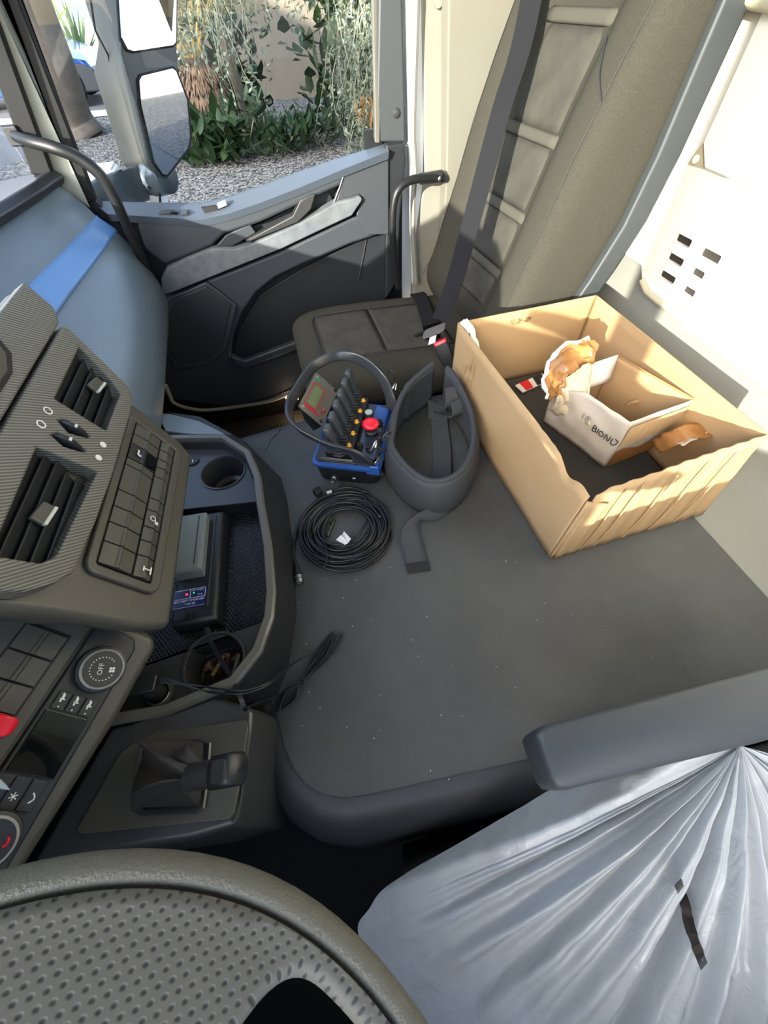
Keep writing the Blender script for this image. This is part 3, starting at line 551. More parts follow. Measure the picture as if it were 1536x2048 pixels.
# flat document pocket beyond the tray, by the footwell
dp = thing('dash_pocket', 'grey lidded pocket at the far end of the storage tray', 'pocket', (-.33, .95, .6))
mk('lid', prism(atz([(312, 825, .66), (345, 828, .66), (400, 842, .66), (440, 862, .66), (460, 874, .66), (330, 862, .68)]), (0, 0, -.012)), mat('lid_grey', '6f7a85', .35), dp, bev=.003)
mk('side', prism(atz([(330, 822, .655), (400, 832, .655), (466, 868, .655), (470, 880, .655), (440, 876, .655)]), (0, 0, -.06)), PLd, dp, bev=.004)
# ================================================================== GEAR LEVER CONSOLE
gc = thing('gear_console', 'dark console with a rubber-booted gear lever next to the driver', 'gear lever', (-.33, .12, .5))
G = atz([(60, 1728, .700), (222, 1452, .706), (262, 1445, .706), (330, 1418, .700), (430, 1390, .700), (505, 1418, .695), (501, 1470, .695), (482, 1590, .695), (470, 1652, .690), (380, 1680, .690)])
mk('base', loft([[V((p.x + (.02 if p.x > -.24 else 0), p.y - (.015 if p.y < .1 else 0), .50)) for p in G], [V((p.x + (.008 if p.x > -.24 else 0), p.y - (.008 if p.y < .1 else 0), .65)) for p in G], G]), PLs, gc, bev=.008, seg=3)
pan = [(286, 1470), (320, 1462), (490, 1439), (497, 1450), (486, 1530), (468, 1628), (455, 1640), (300, 1655), (160, 1669), (152, 1660), (240, 1505)]
mk('panel', prism([at(p[0], p[1], z=.706) for p in pan], (0, 0, -.008)), PL, gc, bev=.002)
bo = [(292, 1485), (400, 1477), (425, 1485), (420, 1560), (412, 1618), (395, 1628), (285, 1632), (266, 1620), (272, 1545), (280, 1495)]
B0 = [at(p[0], p[1], z=.7075) for p in bo]; cB = sum(B0, V()) / len(B0)
B1 = [cB + (p - cB) * .86 for p in B0]
mk('boot_frame', loft([[p + V((0, 0, h)) for p in q] for q, h in ((B0, 0), (B0, .004), ([cB + (p - cB) * .96 for p in B0], .006), (B1, .004), (B1, 0))], True, False), PLs, gc)
nk = at(400, 1545, z=.775)
def sm(t): return t * t * (3 - 2 * t)
rings = []
BB = crom(B1, 4, True); nB = len(BB)
for i in range(12):
    t = i / 11; c = cB.lerp(nk, t) + V((-.016 * math.sin(t * 3.14), .012 * math.sin(t * 3.1), .018 * math.sin(t * math.pi)))
    r = 1 - .76 * sm(t)
    rings.append([c + (p - cB) * r * (1 + .17 * math.sin(k * 2 * math.pi / nB * 3 + t * 6) * math.sin(t * math.pi)) + V((0, 0, .009 * math.sin(k * 2 * math.pi / nB * 4 + 7 * t) * math.sin(t * math.pi))) for k, p in enumerate(BB)])
mk('boot', loft(rings), mat('leather_boot', '34312e', .5, bump=.3, scale=350), gc, sharp=180, sub=1)
e = at(478, 1536, z=.808); s0 = at(378, 1556, z=.770); ax = (e - s0).normalized(); FL = Fr(s0, ax, V((0, 1, 0)) - ax * ax.y)
L = (e - s0).length
lv = mk('lever', loft([FL.ps([(a, r * math.cos(t), r * math.sin(t)) for t in [k * math.pi / 8 for k in range(16)]]) for a, r in ((0, .011), (.004, .015), (L * .5, .0155), (L * .56, .0145))]), PLs, gc)
mk('knob', loft([FL.ps([(a, w_ * p, h_ * q) for p, q in rrect(-1, 1, -1, 1, .5, 5)]) for a, w_, h_ in ((L * .54, .0135, .0135), (L * .60, .0175, .016), (L * .95, .0175, .0165), (L * 1.0, .015, .014))]), PLd, lv, sharp=60)
mk('badge', prism(FL.ps([(a, b) for a, b in rrect(L * .68, L * .94, -.012, .012, .004)], .0163), FL.c * .0012), PLs, lv, bev=.0005)
# ================================================================== STEERING WHEEL
tl = math.radians(25); FW = Fr((0, 0, 0), (math.cos(tl), 0, -math.sin(tl)), (0, 1, 0), (math.sin(tl), 0, math.cos(tl)))
cw = V((-.2, 0, .85)) + FW.a * -.155 + FW.b * -.363; cw = CAMP + (cw - CAMP) * .561; FW.O = cw
sw = thing('steering_wheel', 'dark leather steering wheel with perforated grip in the foreground', 'steering wheel', cw)
LEA = mat('wheel_leather', '514f46', .5, bump=.5, scale=650)
PERF = dots('perforated_leather', '4a4843', '1a1a19', 1, 1, .13, .62, .3, .5, .16)
RO, RS = .226, .2112
def wp_(r, t, c): return FW.p(r * math.cos(t), r * math.sin(t), c)
mk('rim', loft([[wp_(r, 2 * math.pi * k / 96, c) for r, c in ((.203, -.022), (.214, -.025), (.223, -.018), (RO, -.006), (.2245, .003), (.220, .0075), (.2155, .008), (.2125, .0065), (RS, .0045))] for k in range(97)], False, False), LEA, sw, sharp=180)
mk('stitch_seam', tube([wp_(RS, 2 * math.pi * k / 96, .0042) for k in range(96)], .0009, 6, True), PLb, sw)
def rin(t):
    d = math.degrees(t) % 360
    # where the flat spokes reach into the wheel
    for c_, wd in ((89, 31), (271, 31)):
        x = abs((d - c_ + 180) % 360 - 180)
        if x < wd: return .09 + (.2015 - .09) * 0
        if x < wd + 15: q = (x - wd) / 15; return .09 + (.2035 - .09) * math.sqrt(max(0, 1 - (1 - q) ** 3))
    return .2035
NT, NR = 360, 22
def pf(u, v):
    t = 2 * math.pi * u; r1 = rin(t); r = RS - .0006 + (r1 - RS) * v
    d = RS - r; edge = (1 - v) * (RS - r1)
    z = .0042 - .12 * d if d < .012 else .00276 - .03 * (d - .012)
    z -= .003 * max(0, 1 - edge / .004) ** 2
    return wp_(r, t, z)
vs, fs = grid(pf, NT + 1, NR)
uvs = []
for i in range(NT + 1):
    for j in range(NR):
        t = 2 * math.pi * i / NT; r1 = rin(t); r = RS - .0006 + (r1 - RS) * j / (NR - 1); uvs.append((r * math.cos(t) / .0056, r * math.sin(t) / .0043))
mk('perforated_grip', (vs, fs), PERF, sw, sharp=180, solid=.004, uv=uvs)
mk('airbag_cover', lathe([(.085, -.03), (.095, -.02), (.1, -.008), (.09, .004), (.04, .012), (.0005, .013)], cw, FW.c, 40, False), PLd, sw)
mk('hub', lathe([(.06, -.06), (.05, -.02)], cw, FW.c, 24), PLb, sw)
mk('column_cowl', lathe([(.05, -.07), (.06, -.10), (.06, -.2)], cw, FW.c, 20), PLd, sw)
# ================================================================== PASSENGER SEAT
ps = thing('passenger_seat', 'grey cloth passenger seat with ribbed suede centre panels', 'seat', (.5, 1.3, 0))
# cushion: cross-sections along x
def cush(u, v):
    # u: around the profile across the seat (y), v: along the seat (front to back)
    ang = u
    return None
yc, hw = 1.285, .255
def csec(x, z, w, drop, sag=.0):
    pts = []
    for k in range(15):
        s = -1 + 2 * k / 14
        e = abs(s) ** 3.2
        bol = .018 * math.exp(-((abs(s) - .78) / .16) ** 2)
        pts.append(V((x, yc + s * w, z - .045 * e + bol - sag * (1 - s * s))))
    pts.append(V((x, yc + w * 1.0, z - .10 - drop * 0))); pts.append(V((x, yc + w * .97, z - drop)))
    pts.append(V((x, yc - w * .97, z - drop))); pts.append(V((x, yc - w * 1.0, z - .10)))
    return pts
secs = [csec(.012, .56, .19, .05), csec(.0, .585, .215, .11), csec(.012, .615, .235, .15), csec(.05, .637, .25, .18, .004), csec(.12, .648, hw, .19, .008), csec(.25, .648, hw, .19, .012), csec(.40, .642, hw, .18, .014), csec(.56, .632, .25, .17, .012), csec(.72, .625, .24, .16, .01)]
mk('seat_cushion', loft(secs), FAB, ps, sharp=180, sub=2)
def ctop(a, b):  # a across -1..1, b = x
    if b < .12: z = .637 + (.648 - .637) * (b - .05) / .07; sg = .004 + .004 * (b - .05) / .07
    else: z = .648 - max(0, b - .25) * .036; sg = .008 + .006 * min(1, (b - .12) / .28)
    return V((b, yc + a * hw, z + .018 * math.exp(-((abs(a) - .78) / .16) ** 2) - .045 * abs(a) ** 3.2 - sg * (1 - a * a)))
def patch(x0, x1, nm, m, aw=.56, th=.007):
    g = grid(lambda u, v: ctop(-aw + 2 * aw * v, x0 + (x1 - x0) * u) + V((0, 0, .0035 * min(1, 12 * min(u, 1 - u)) * min(1, 10 * min(v, 1 - v)) - .001)), 12, 12)
    return mk(nm, g, m, ps, sharp=180, solid=.004, off=-1)
patch(.095, .285, 'front_pad', FABc); patch(.292, .52, 'rear_pad', FABc); patch(.296, .330, 'pad_band', FABp if False else FABc)
mk('cushion_piping', tube(crom([ctop(a, b) + V((0, 0, .001)) for a, b in ((-.58, .52), (-.58, .3), (-.58, .13), (-.50, .085), (0, .082), (.50, .085), (.58, .13), (.58, .3), (.58, .52))], 5), .0028, 6), PLd, ps)
mk('side_shield', prism([V((.05, yc - .27, .50)), V((.60, yc - .27, .50)), V((.66, yc - .27, .40)), V((.66, yc - .27, .22)), V((.06, yc - .27, .22))], (0, .025, 0)), PLd, ps, bev=.01)
mk('base', wbox(.10, .66, 1.08, 1.49, .0, .46), PLb, ps, bev=.02)
# backrest: horizontal sections going up; near bolster crest, recessed middle
lv_ = [(.595, .600, .76), (.700, .555, .80), (.758, .590, .835), (.85, .617, .875), (.97, .655, .915), (1.10, .690, .932), (1.23, .735, .936), (1.33, .775, .94), (1.50, .83, .945), (1.66, .87, .952)]
def bsec(z, xf, xb, far=-.035):
    y0, y1 = .965, 1.525; pts = []
    W = (y1 - y0)
    front = [(0, .06), (.012, .026), (.035, .006), (.06, 0), (.15, -.002), (.215, .006), (.25, .026), (.32, .040), (.5, .042), (.68, .040), (.75, .026), (.785, .006), (.85, -.002), (.94, 0), (.965, .006), (.988, .026), (1, .06)]
    for s, d in front: pts.append(V((xf + d + far * s, y0 + W * s, z + .02 * 0)))
    for s, d in ((.985, -.03), (.93, 0), (.5, .01), (.07, 0), (.015, -.03)): pts.append(V((xb + d + far * s * .3, y0 + W * s, z)))
    return pts
BS = [bsec(*q) for q in lv_]
mk('backrest', loft(BS), FAB, ps, sharp=180, sub=2)
def bfront(s, z, o=0):
    for i in range(len(lv_) - 1):
        if lv_[i][0] <= z <= lv_[i + 1][0]:
            t = (z - lv_[i][0]) / (lv_[i + 1][0] - lv_[i][0]); xf = lv_[i][1] + (lv_[i + 1][1] - lv_[i][1]) * t; break
    else: xf = lv_[-1][1]
    d = .041
    return V((xf + d - .035 * s - o, .965 + .56 * s, z))
zz = [.72, .822, .955, 1.105, 1.29]
for a, b in zip(zz[:-1], zz[1:]):
    mk('back_pad', grid(lambda u, v: bfront(.29 + .42 * v, a + .012 + (b - a - .024) * u, .006 * min(1, 6 * min(u, 1 - u) + .1) * min(1, 8 * min(v, 1 - v) + .1)), 9, 9), FABc, ps, sharp=180, solid=.006, off=0)
    mk('back_band', grid(lambda u, v: bfront(.275 + .45 * v, b - .010 + .022 * u, .0095 - .004 * abs(2 * u - 1) ** 3), 6, 9), FABp, ps, sharp=180, solid=.005, off=0, label='lighter stitched band across the backrest')
mk('top_pad', grid(lambda u, v: bfront(.29 + .42 * v, 1.32 + .3 * u, .006), 6, 9), FABc, ps, sharp=180, solid=.006, off=0)
def crest(z, s=.10):
    p = bfront(s, z); p.x -= .041; return p
for s in (.06, .94): mk('bolster_seam', tube([crest(z, s) + V((-.0005, 0, 0)) for z in (.70, .76, .85, .97, 1.1, 1.23, 1.33, 1.5)], .0009, 5), PLb, ps)
mk('cross_seam', tube(crom([crest(1.19, .06) + V((-.001, 0, 0)), crest(1.225, .14) + V((-.002, 0, 0)), crest(1.27, .21) + V((.004, 0, 0))], 4), .002, 5), PLd, ps)
mk('shell', loft([[V((xb - .06, .955, z)), V((xb + .012, .967, z)), V((xb + .026, 1.0, z)), V((xb + .026, 1.5, z)), V((xb + .0, 1.53, z)), V((xb - .06, 1.53, z))] for z, xf, xb in [(q[0], q[1], q[2]) for q in lv_]]), SHELL, ps, bev=.008, sharp=60)
mk('recliner_cover', prism([V((.50, .958, .56)), V((.62, .958, .72)), V((.72, .958, .74)), V((.74, .958, .60)), V((.66, .958, .52))], (0, -.012, 0)), SHELL, ps, bev=.006)
# ================================================================== SEAT BELT
BELT = mat('belt_webbing', '1d1d20', .9, bump=.4, scale=700, spec=.15)
tongue = at(868, 664, y=1.02); bz = tongue
bt = thing('seat_belt', 'dark webbing seat belt stretched across the passenger backrest', 'seat belt', bz)
sp = [V((.80, 1.56, 1.75)), at(1062, 0, y=1.34), at(1000, 230, y=1.24), at(935, 470, y=1.14), at(905, 575, y=1.08), at(880, 640, y=1.035)]
path = crom(sp, 6)
mk('shoulder_strap', band(path, [V((.75, -.62, .15))] * len(path), .050, .0016), BELT, bt, sharp=60)
lp = crom([at(816, 556, y=1.53), at(822, 590, y=1.48), at(835, 630, y=1.34), at(838, 650, y=1.24), at(846, 668, y=1.10), at(862, 668, y=1.03)], 5)
lp = crom([V((.545, 1.56, .58)), ctop(.95, .51) + V((0, 0, .012)), ctop(.6, .50) + V((0, 0, .012)), ctop(0, .475) + V((0, 0, .014)), ctop(-.5, .45) + V((0, 0, .016)), tongue + V((0, .03, .01))], 5)
mk('lap_strap', band(lp, (1, 0, .0), .050, .0016), BELT, bt, sharp=60)
FTG = Fr(tongue, (.86, -.25, .35), (-.35, -.55, -.75)); 
mk('tongue', prism(FTG.ps([(p, q) for p, q in rrect(-.034, .034, -.016, .012, .010)], -.004), FTG.c * .008), PLd, bt, bev=.002)
mk('tongue_slot', box(FTG, -.022, .022, -.002, .004, .0042, .005), PLs, bt)
mk('blade', box(FTG, -.010, .010, .012, .032, -.0012, .0012), STEEL, bt)
mk('strap_keeper', tube([ctop(-.35, .40) + V((0, 0, .010)), ctop(-.30, .46) + V((0, 0, .016))], .006, 8), PLd, bt)
bkt = at(880, 684, y=.99); bkb = at(905, 745, y=.955)
bk = thing('belt_buckle', 'belt buckle with a red release button beside the passenger seat', 'buckle', bkb)
axb = (bkb - bkt).normalized(); FBK = Fr(bkt, (.86, -.25, .35), axb)
FBK = Fr(bkt, FBK.a - axb * FBK.a.dot(axb), axb)
mk('housing', loft([FBK.ps([(p * w_, q * d_) for p, q in rrect(-1, 1, -1, 1, .3, 4)]) and [FBK.O + FBK.a * p * w_ + FBK.c * q * d_ + FBK.b * h for p, q in rrect(-1, 1, -1, 1, .3, 4)] for h, w_, d_ in ((.004, .0195, .010), (.03, .0205, .011), (.06, .018, .010), (.08, .015, .008))]), PLd, bk, sharp=60)
mk('release_button', loft([[FBK.O + FBK.a * p * w_ + FBK.c * q * d_ + FBK.b * h for p, q in rrect(-1, 1, -1, 1, .3, 4)] for h, w_, d_ in ((-.004, .0175, .007), (-.003, .0185, .0085), (.005, .0185, .009))]), RED, bk, sharp=60)
mk('stalk', band([bkb - axb * .01, bkb + axb * .03 + V((0, .01, 0)), bkb + V((.03, .05, -.18))], FBK.a, .03, .01), PLd, bk)
# ================================================================== GRAB HANDLES
g1 = thing('grab_handle', 'long curved black grab handle on the passenger A pillar', 'handle', at(310, 560, y=1.60))
gp = crom([at(30, 272, y=1.595), at(60, 283, y=1.56), at(110, 296, y=1.54), at(160, 318, y=1.54), at(200, 350, y=1.54), at(228, 395, y=1.545), at(255, 455, y=1.555), at(285, 520, y=1.57), at(305, 575, y=1.60)], 6)
mk('bar', tube(gp, [.0125 + .003 * math.sin(math.pi * i / (len(gp) - 1)) for i in range(len(gp))], 14), mat('handle_black', '191a1c', .4, spec=.35), g1)
mk('mount', prism([V((gp[0].x - .02, 1.602, gp[0].z - .02)), V((gp[0].x + .015, 1.602, gp[0].z - .02)), V((gp[0].x + .015, 1.602, gp[0].z + .02)), V((gp[0].x - .02, 1.602, gp[0].z + .02))], (0, -.012, 0)), PLd, g1, bev=.004)
g2 = thing('grab_handle', 'short bent black grab handle bolted to the beige B pillar', 'handle', at(800, 560, y=1.58))
gp = crom([at(888, 356, y=1.588), at(850, 356, y=1.575), at(818, 362, y=1.565), at(798, 378, y=1.56), at(788, 405, y=1.56), at(785, 450, y=1.56), at(788, 510, y=1.565), at(797, 575, y=1.58)], 6)
mk('bar', tube(gp, .0125, 14), bpy.data.materials['handle_black'], g2)
a = at(866, 356, y=1.575); mk('foot', prism([a + V((-.045, 0, -.016)), a + V((.035, 0, -.016)), a + V((.04, 0, .016)), a + V((-.045, 0, .013))], (0, .022, 0)), PLd, g2, bev=.006)
for px in (860, 880): mk('bolt', lathe([(.0085, 0), (.0085, .003), (.005, .005), (.0005, .005)], at(px, 358, y=1.574), (0, -1, 0), 12), STEEL, g2)
# ================================================================== BIG CARDBOARD BOX
ZB, ZT = .606, .826
nl, fl, fr_, nr = [at(*p, z=ZT) for p in ((1183, 985), (917, 645), (1193, 590), (1536, 868))]
nlb, flb, nrb = at(1093, 1117, z=ZB), at(912, 770, z=ZB), at(1455, 1030, z=ZB)
nlb.x, nlb.y = nl.x * .5 + nlb.x * .5, nlb.y; flb = V((fl.x, fl.y, ZB)); frb = V((fr_.x, fr_.y, ZB)); nrb = V((nr.x - .005, nr.y - .02, ZB)); nlb = V((nl.x - .003, nl.y + .002, ZB))
cb = thing('cardboard_box', 'large open brown cardboard box with torn corner on the rubber mat', 'box', (nlb + frb) / 2)
def wall(name, a, b, at_, bt_, jag=None, wave=0, n=40, th=.004, m=CARD, seed=0, **k):
    """one carton wall a-b (bottom) to at_-bt_ (top); jag(u) lowers the top edge, wave gives corrugation"""
    nn = (b - a).cross(V((0, 0, 1))).normalized(); rnd = random.Random(seed)
    def f(u, v):
        t = (1 - (jag(u) if jag else 0)) * v
        p = a.lerp(b, u).lerp(at_.lerp(bt_, u), t)
        o = wave * math.sin(u * 60) + wave * 1.5 * noise.noise(p * 14) + .0015 * noise.noise(p * 9 + V((seed, 0, 0)))
        return p + nn * o
    return mk(name, grid(f, n, 10), m, cb, sharp=180, solid=th, off=0, **k)
def tear(u, a, b, d): return d * max(0, min(1, (u - a) / (b - a))) * (.85 + .3 * abs(noise.noise(V((u * 45, 1, 3)))))
wall('left_panel', flb, nlb, fl, nl, jag=lambda u: .10 * math.exp(-((u - .90) / .05) ** 2) + .05 * max(0, (u - .94) / .06) + .012 * abs(noise.noise(V((u * 30, 0, 0)))) * (u > .7), seed=1, n=90)
wall('far_panel', frb, flb, fr_, fl, m=CARDi, seed=2, label='darker far panel with scuffed marks inside')
wall('right_panel', nrb, frb, nr, fr_, m=CARDi, seed=3)
wall('front_panel', nlb + V((.006, -.006, 0)), nrb + V((0, -.004, .0)), nl + V((.012, -.004, 0)), nr, jag=lambda u: .04 * max(0, 1 - u / .06), wave=.0011, seed=4, n=120, label='rippled near panel with vertical corrugation lines')
wall('inner_flap', nlb + V((.012, .03, .0)), nlb + V((.012, .24, 0)), nl + V((.012, .02, -.005)), nl + V((.008, .24, -.012)), jag=lambda u: .10 + .12 * abs(noise.noise(V((u * 22, 5, 0)))) + .25 * math.exp(-((u - .3) / .12) ** 2), m=CARDi, seed=5)
mk('bottom', prism([nlb + V((.006, .006, .001)), nrb + V((-.006, .006, .001)), frb + V((-.006, -.006, .001)), flb + V((.006, -.006, .001))], (0, 0, .003)), CARDi, cb)
for k, (a, b, c, d) in enumerate((((1090, 1113), (1176, 1095), (1188, 1022), (1178, 1000)),)):
    wall('overlap_strip', nlb + V((-.002, -.003, 0)), nlb + V((.050, -.006, 0)), nl + V((-.002, -.004, -.02)), nl + V((.045, -.008, -.03)), jag=lambda u: .04 * u, seed=8, n=12)
FBF = Fr(nlb + V((0, -.005, 0)), nrb - nlb, (0, 0, 1))
for u in (.065, .10, .17, .235, .30): mk('crease_line', tube([FBF.p(u + .012 * s + .004 * math.sin(s * 5), .01 + .20 * s, .0035) for s in [k / 9 for k in range(10)]], .0016, 5), CARD, cb)
ink = []
FBI = Fr((fr_ + fl) / 2 + V((0, -.003, 0)), fl - fr_, (0, 0, 1)); FBI = Fr((fr_ + fl) / 2 + V((0, -.0035, 0)), (1, 0, 0), (0, 0, 1), (0, -1, 0))
rnd = random.Random(4)
for c in (-.045, -.025, .0): 
    pts = [FBI.p(c + .008 * math.cos(t * 1.3 + c * 40) * (1 - t * .08), -.028 + .007 * math.sin(t * 1.9), .0008) for t in [k * .55 for k in range(14)]]; ink.append(tube(crom(pts, 3), .0009, 4))
ink.append(tube(crom([FBI.p(-.04, -.036, .0008), FBI.p(-.02, -.028, .0008), FBI.p(.0, -.03, .0008), FBI.p(.01, -.024, .0008)], 4), .0009, 4))
mk('scuff_marks', join(*ink), mat('scuff', '6d4c2c', .9), cb)
sc = []
FBL = Fr(flb, nlb - flb, (0, 0, 1))
for k in range(26):
    u, h = .065 + rnd.random() * .07, .06 + rnd.random() * .10; l = .01 + rnd.random() * .035
    sc.append(box(FBL, u, u + .0012, h, h + l, -.0068, -.0060) if FBL.c.x > 0 else box(FBL, u, u + .0012, h, h + l, .0040, .0048))
mk('dark_scuffs', join(*sc), mat('scuff2', '9a7b50', .9), cb)
def strip(name, pts, wd, m, par, seed=0, amp=.004, side=(1, 0, 0), **k):
    P = crom(pts, 6); r = random.Random(seed)
    def f(u, v):
        i = u * (len(P) - 1); a = P[int(i)].lerp(P[min(len(P) - 1, int(i) + 1)], i - int(i))
        return a + V(side).normalized() * wd * (v - .5) + V((noise.noise(a * 60 + V((v * 3, seed, 0))), noise.noise(a * 55 + V((9, v * 3, seed))), noise.noise(a * 50 + V((0, seed, v * 4))))) * amp
    return mk(name, grid(f, len(P), 6), m, par, sharp=180, solid=.0008, off=0, **k)
strip('white_tape', [fl + V((.010, -.004, .004)), fl + V((.022, -.03, -.008)), fl + V((.026, -.07, -.045))], .022, mat('paper_tape', 'e3ddd5', .5), cb, 3, .004, (1, .3, .3))
strip('inner_tape', [fl + V((.014, -.05, -.03)), fl + V((.014, -.10, -.06)), fl + V((.018, -.16, -.10))], .05, TAPEc if False else CARDi, cb, 5, .005, (0, .3, 1))
mk('torn_edge', tube([nl.lerp(fl, .07 + .15 * k / 14) + V((.004 + .004 * math.sin(k * 2.1), 0, -.03 - .012 * abs(noise.noise(V((k * .9, 0, 0)))))) for k in range(15)], .003, 5), CARDe, cb)
strip('torn_flap', [at(1312, 893, z=.70), at(1345, 876, z=.745), at(1380, 862, z=.757), at(1415, 857, z=.755)], .045, TAPE, cb, 7, .006, (.3, 1, -.1), label='torn flap of brown tape')
strip('torn_paper', [at(1360, 886, z=.735), at(1385, 872, z=.747), at(1412, 862, z=.750)], .022, mat('torn_white', 'e9e0cf', .8), cb, 9, .005, (.3, 1, -.2))
# things inside the box
inn = thing('folded_sheet', 'dark grey sheet lining the bottom of the cardboard box', 'sheet', (.63, .63, ZB + .004))
mk('sheet', prism([nlb + V((.02, .02, .005)), nrb + V((-.02, .02, .005)), frb + V((-.02, -.02, .005)), flb + V((.02, -.02, .005))], (0, 0, .017)), mat('dark_sheet', '34332f', .8, bump=.3, scale=60), inn, bev=.004)
pkt = thing('leaflet', 'small leaflet with red and white print lying at the far end of the big box', 'leaflet', at(1075, 765, z=.64))
q = [at(*p, z=.634) for p in ((1030, 772), (1085, 748), (1092, 765), (1045, 786))]
mk('card', prism(q, (0, 0, .003)), WHITEM, pkt)
mk('red_print', prism([q[0].lerp(q[1], .15) + V((0, 0, .0032)), q[0].lerp(q[1], .45) + V((0, 0, .0032)), q[3].lerp(q[2], .45) + V((0, 0, .0032)), q[3].lerp(q[2], .15) + V((0, 0, .0032))], (0, 0, .0006)), RED, pkt)
mk('dark_print', prism([q[0].lerp(q[1], .62) + V((0, 0, .0032)), q[0].lerp(q[1], .95) + V((0, 0, .0032)), q[3].lerp(q[2], .95) + V((0, 0, .0032)), q[3].lerp(q[2], .62) + V((0, 0, .0032))], (0, 0, .0006)), INK, pkt)
# small white box
zb, zt = .632, .788
a = at(1212, 925, z=zb); tn = at(1262, 845, z=zt); tr = at(1386, 799, z=zt); tfl = at(1110, 745, z=zt); tfr = at(1243, 692, z=zt)
dn = a - V((tn.x, tn.y, zb)); sb = thing('small_white_box', 'small open white box patched with brown tape inside the big box', 'box', (a + tfr) / 2)
def bt_(p): return V((p.x, p.y, zb)) + dn * .6
tfl = tn + (tfl - tn).normalized() * .20; tfr = tr + (tfl - tn) * 1.02
def wall2(name, p, q, m, seed, jag=None, amp=.0015, dz0=0, dz1=0, **k):
    A_, B_ = bt_(p), bt_(q); nn = (B_ - A_).cross(V((0, 0, 1))).normalized()
    def f(u, v):
        t = v * (1 - (jag(u) if jag else 0)); c = A_.lerp(B_, u).lerp(p.lerp(q, u), t); return c + nn * amp * noise.noise(c * 30 + V((seed, 0, 0)))
    return mk(name, grid(f, 40, 14), m, sb, sharp=180, solid=.003, off=0, **k)
def wall2w(*a_, **k_): return wall2(*a_, **k_)
wall2w('left_panel', tfl, tn, CARDw, 1, amp=.005, jag=lambda u: .28 * max(0, 1 - u / .4))
wall2('front_panel', tn, tr, CARDw, 2, amp=.002)
wall2('right_panel', tr, tfr, CARDi, 3, label='brown inner side of the small box')
wall2('far_panel', tfr, tfl, CARDi, 4)
mk('bottom', prism([bt_(tn) + V((0, 0, .001)), bt_(tr) + V((0, 0, .001)), bt_(tfr) + V((0, 0, .001)), bt_(tfl) + V((0, 0, .001))], (0, 0, .002)), CARDi, sb)
mk('rim_edge', tube([tr + V((0, 0, .001)), tr.lerp(tfr, .5) + V((.0, 0, .001)), tfr + V((0, 0, .001))], .0026, 6), CARDe, sb)
# white paper flap at the far inside corner
mk('white_flap', grid(lambda u, v: tfr.lerp(tfl, .05 + .6 * u) + V((-.006 * math.sin(u * 2), -.012 - .012 * v, .012 - .065 * v)), 6, 6), mat('flap_white', 'd8cfc9', .7), sb, solid=.0012, sharp=180)
nF = (bt_(tn) - bt_(tfl)); FWR = Fr(bt_(tfl).lerp(bt_(tn), .68).lerp(tfl.lerp(tn, .68), .62), (tn - tfl).normalized(), (tn - bt_(tn)).normalized())
sgn = 1 if FWR.c.x < 0 else -1
FWR = Fr(FWR.O + (FWR.c * sgn) * .0055, FWR.a, FWR.b, FWR.c * sgn)
pen = [[(0, 0), (0, .018), (.007, .016), (.007, .011), (0, .0095), (.008, .008), (.008, .002), (0, 0)], [(.013, .0), (.014, .016)], [(.024, .016), (.018, .011), (.020, .002), (.027, .001), (.030, .009), (.024, .016)], [(.035, -.001), (.037, .017), (.046, .0), (.048, .017)], [(.055, .016), (.054, .004), (.060, -.001), (.066, .005), (.068, .017), (.060, .019)]]
mk('handwriting', join(*[tube(crom([FWR.p(.028 + (a_ - .03) * .95, -.006 + b_ * 1.0 - .010, .0008) for a_, b_ in st], 3), .0010, 5) for st in pen]), INK, sb)
text('faint_handwriting', '18', .026, FWR, -.030, .004, mat('faint_ink', '8b877f', .6), sb, .0003, shear=.1, c=.001)
# brown tape patches on its near face
FNF = Fr(bt_(tn), (tr - tn).normalized(), (tn - bt_(tn)).normalized()); sg = -1 if FNF.c.y > 0 else 1
FNF = Fr(FNF.O + FNF.c * sg * .004, FNF.a, FNF.b, FNF.c * sg)
wd = (tr - tn).length; hh = (tn - bt_(tn)).length
mk('tape_patch', grid(lambda u, v: FNF.p(.004 + (wd - .03) * u, .004 + hh * (.36 - .12 * u + .04 * math.sin(u * 9)) * v, .0015 * noise.noise(V((u * 9, v * 6, 2))) + .001), 24, 10), TAPE, sb, sharp=180)
mk('clear_tape', grid(lambda u, v: FNF.p(.002 + (wd - .006) * u, hh * (.5 + .42 * v) - .0, .0012 * noise.noise(V((u * 14, v * 6, 7))) + .001), 30, 8), mat('film_tape', 'c4a67e', .25, bump=.5, scale=60), sb, sharp=180)
# crumpled flap with brown tape standing up over the far left corner
cpts = [at(1096, 800, z=.735), at(1090, 765, z=.76), at(1098, 735, z=.79), at(1118, 705, z=.815), at(1150, 688, z=.83), at(1180, 684, z=.83)]
cin = [at(1128, 812, z=.765), at(1128, 780, z=.78), at(1140, 750, z=.80), at(1162, 728, z=.815), at(1182, 725, z=.815), at(1196, 718, z=.815)]
P_, Q_ = crom(cpts, 5), crom(cin, 5)
def cr(u, v):
    i = u * (len(P_) - 1); k = int(i); a_ = P_[k].lerp(P_[min(k + 1, len(P_) - 1)], i - k); b_ = Q_[k].lerp(Q_[min(k + 1, len(Q_) - 1)], i - k)
    p = a_.lerp(b_, v); p.z += .018 * math.sin(v * math.pi)
    return p + V((noise.noise(p * 60), noise.noise(p * 60 + V((7, 0, 0))), noise.noise(p * 60 + V((0, 7, 0))))) * .011
mk('crumpled_tape', grid(cr, 30, 12), TAPE, sb, sharp=25, solid=.001, off=0, label='crumpled brown tape over the box corner')
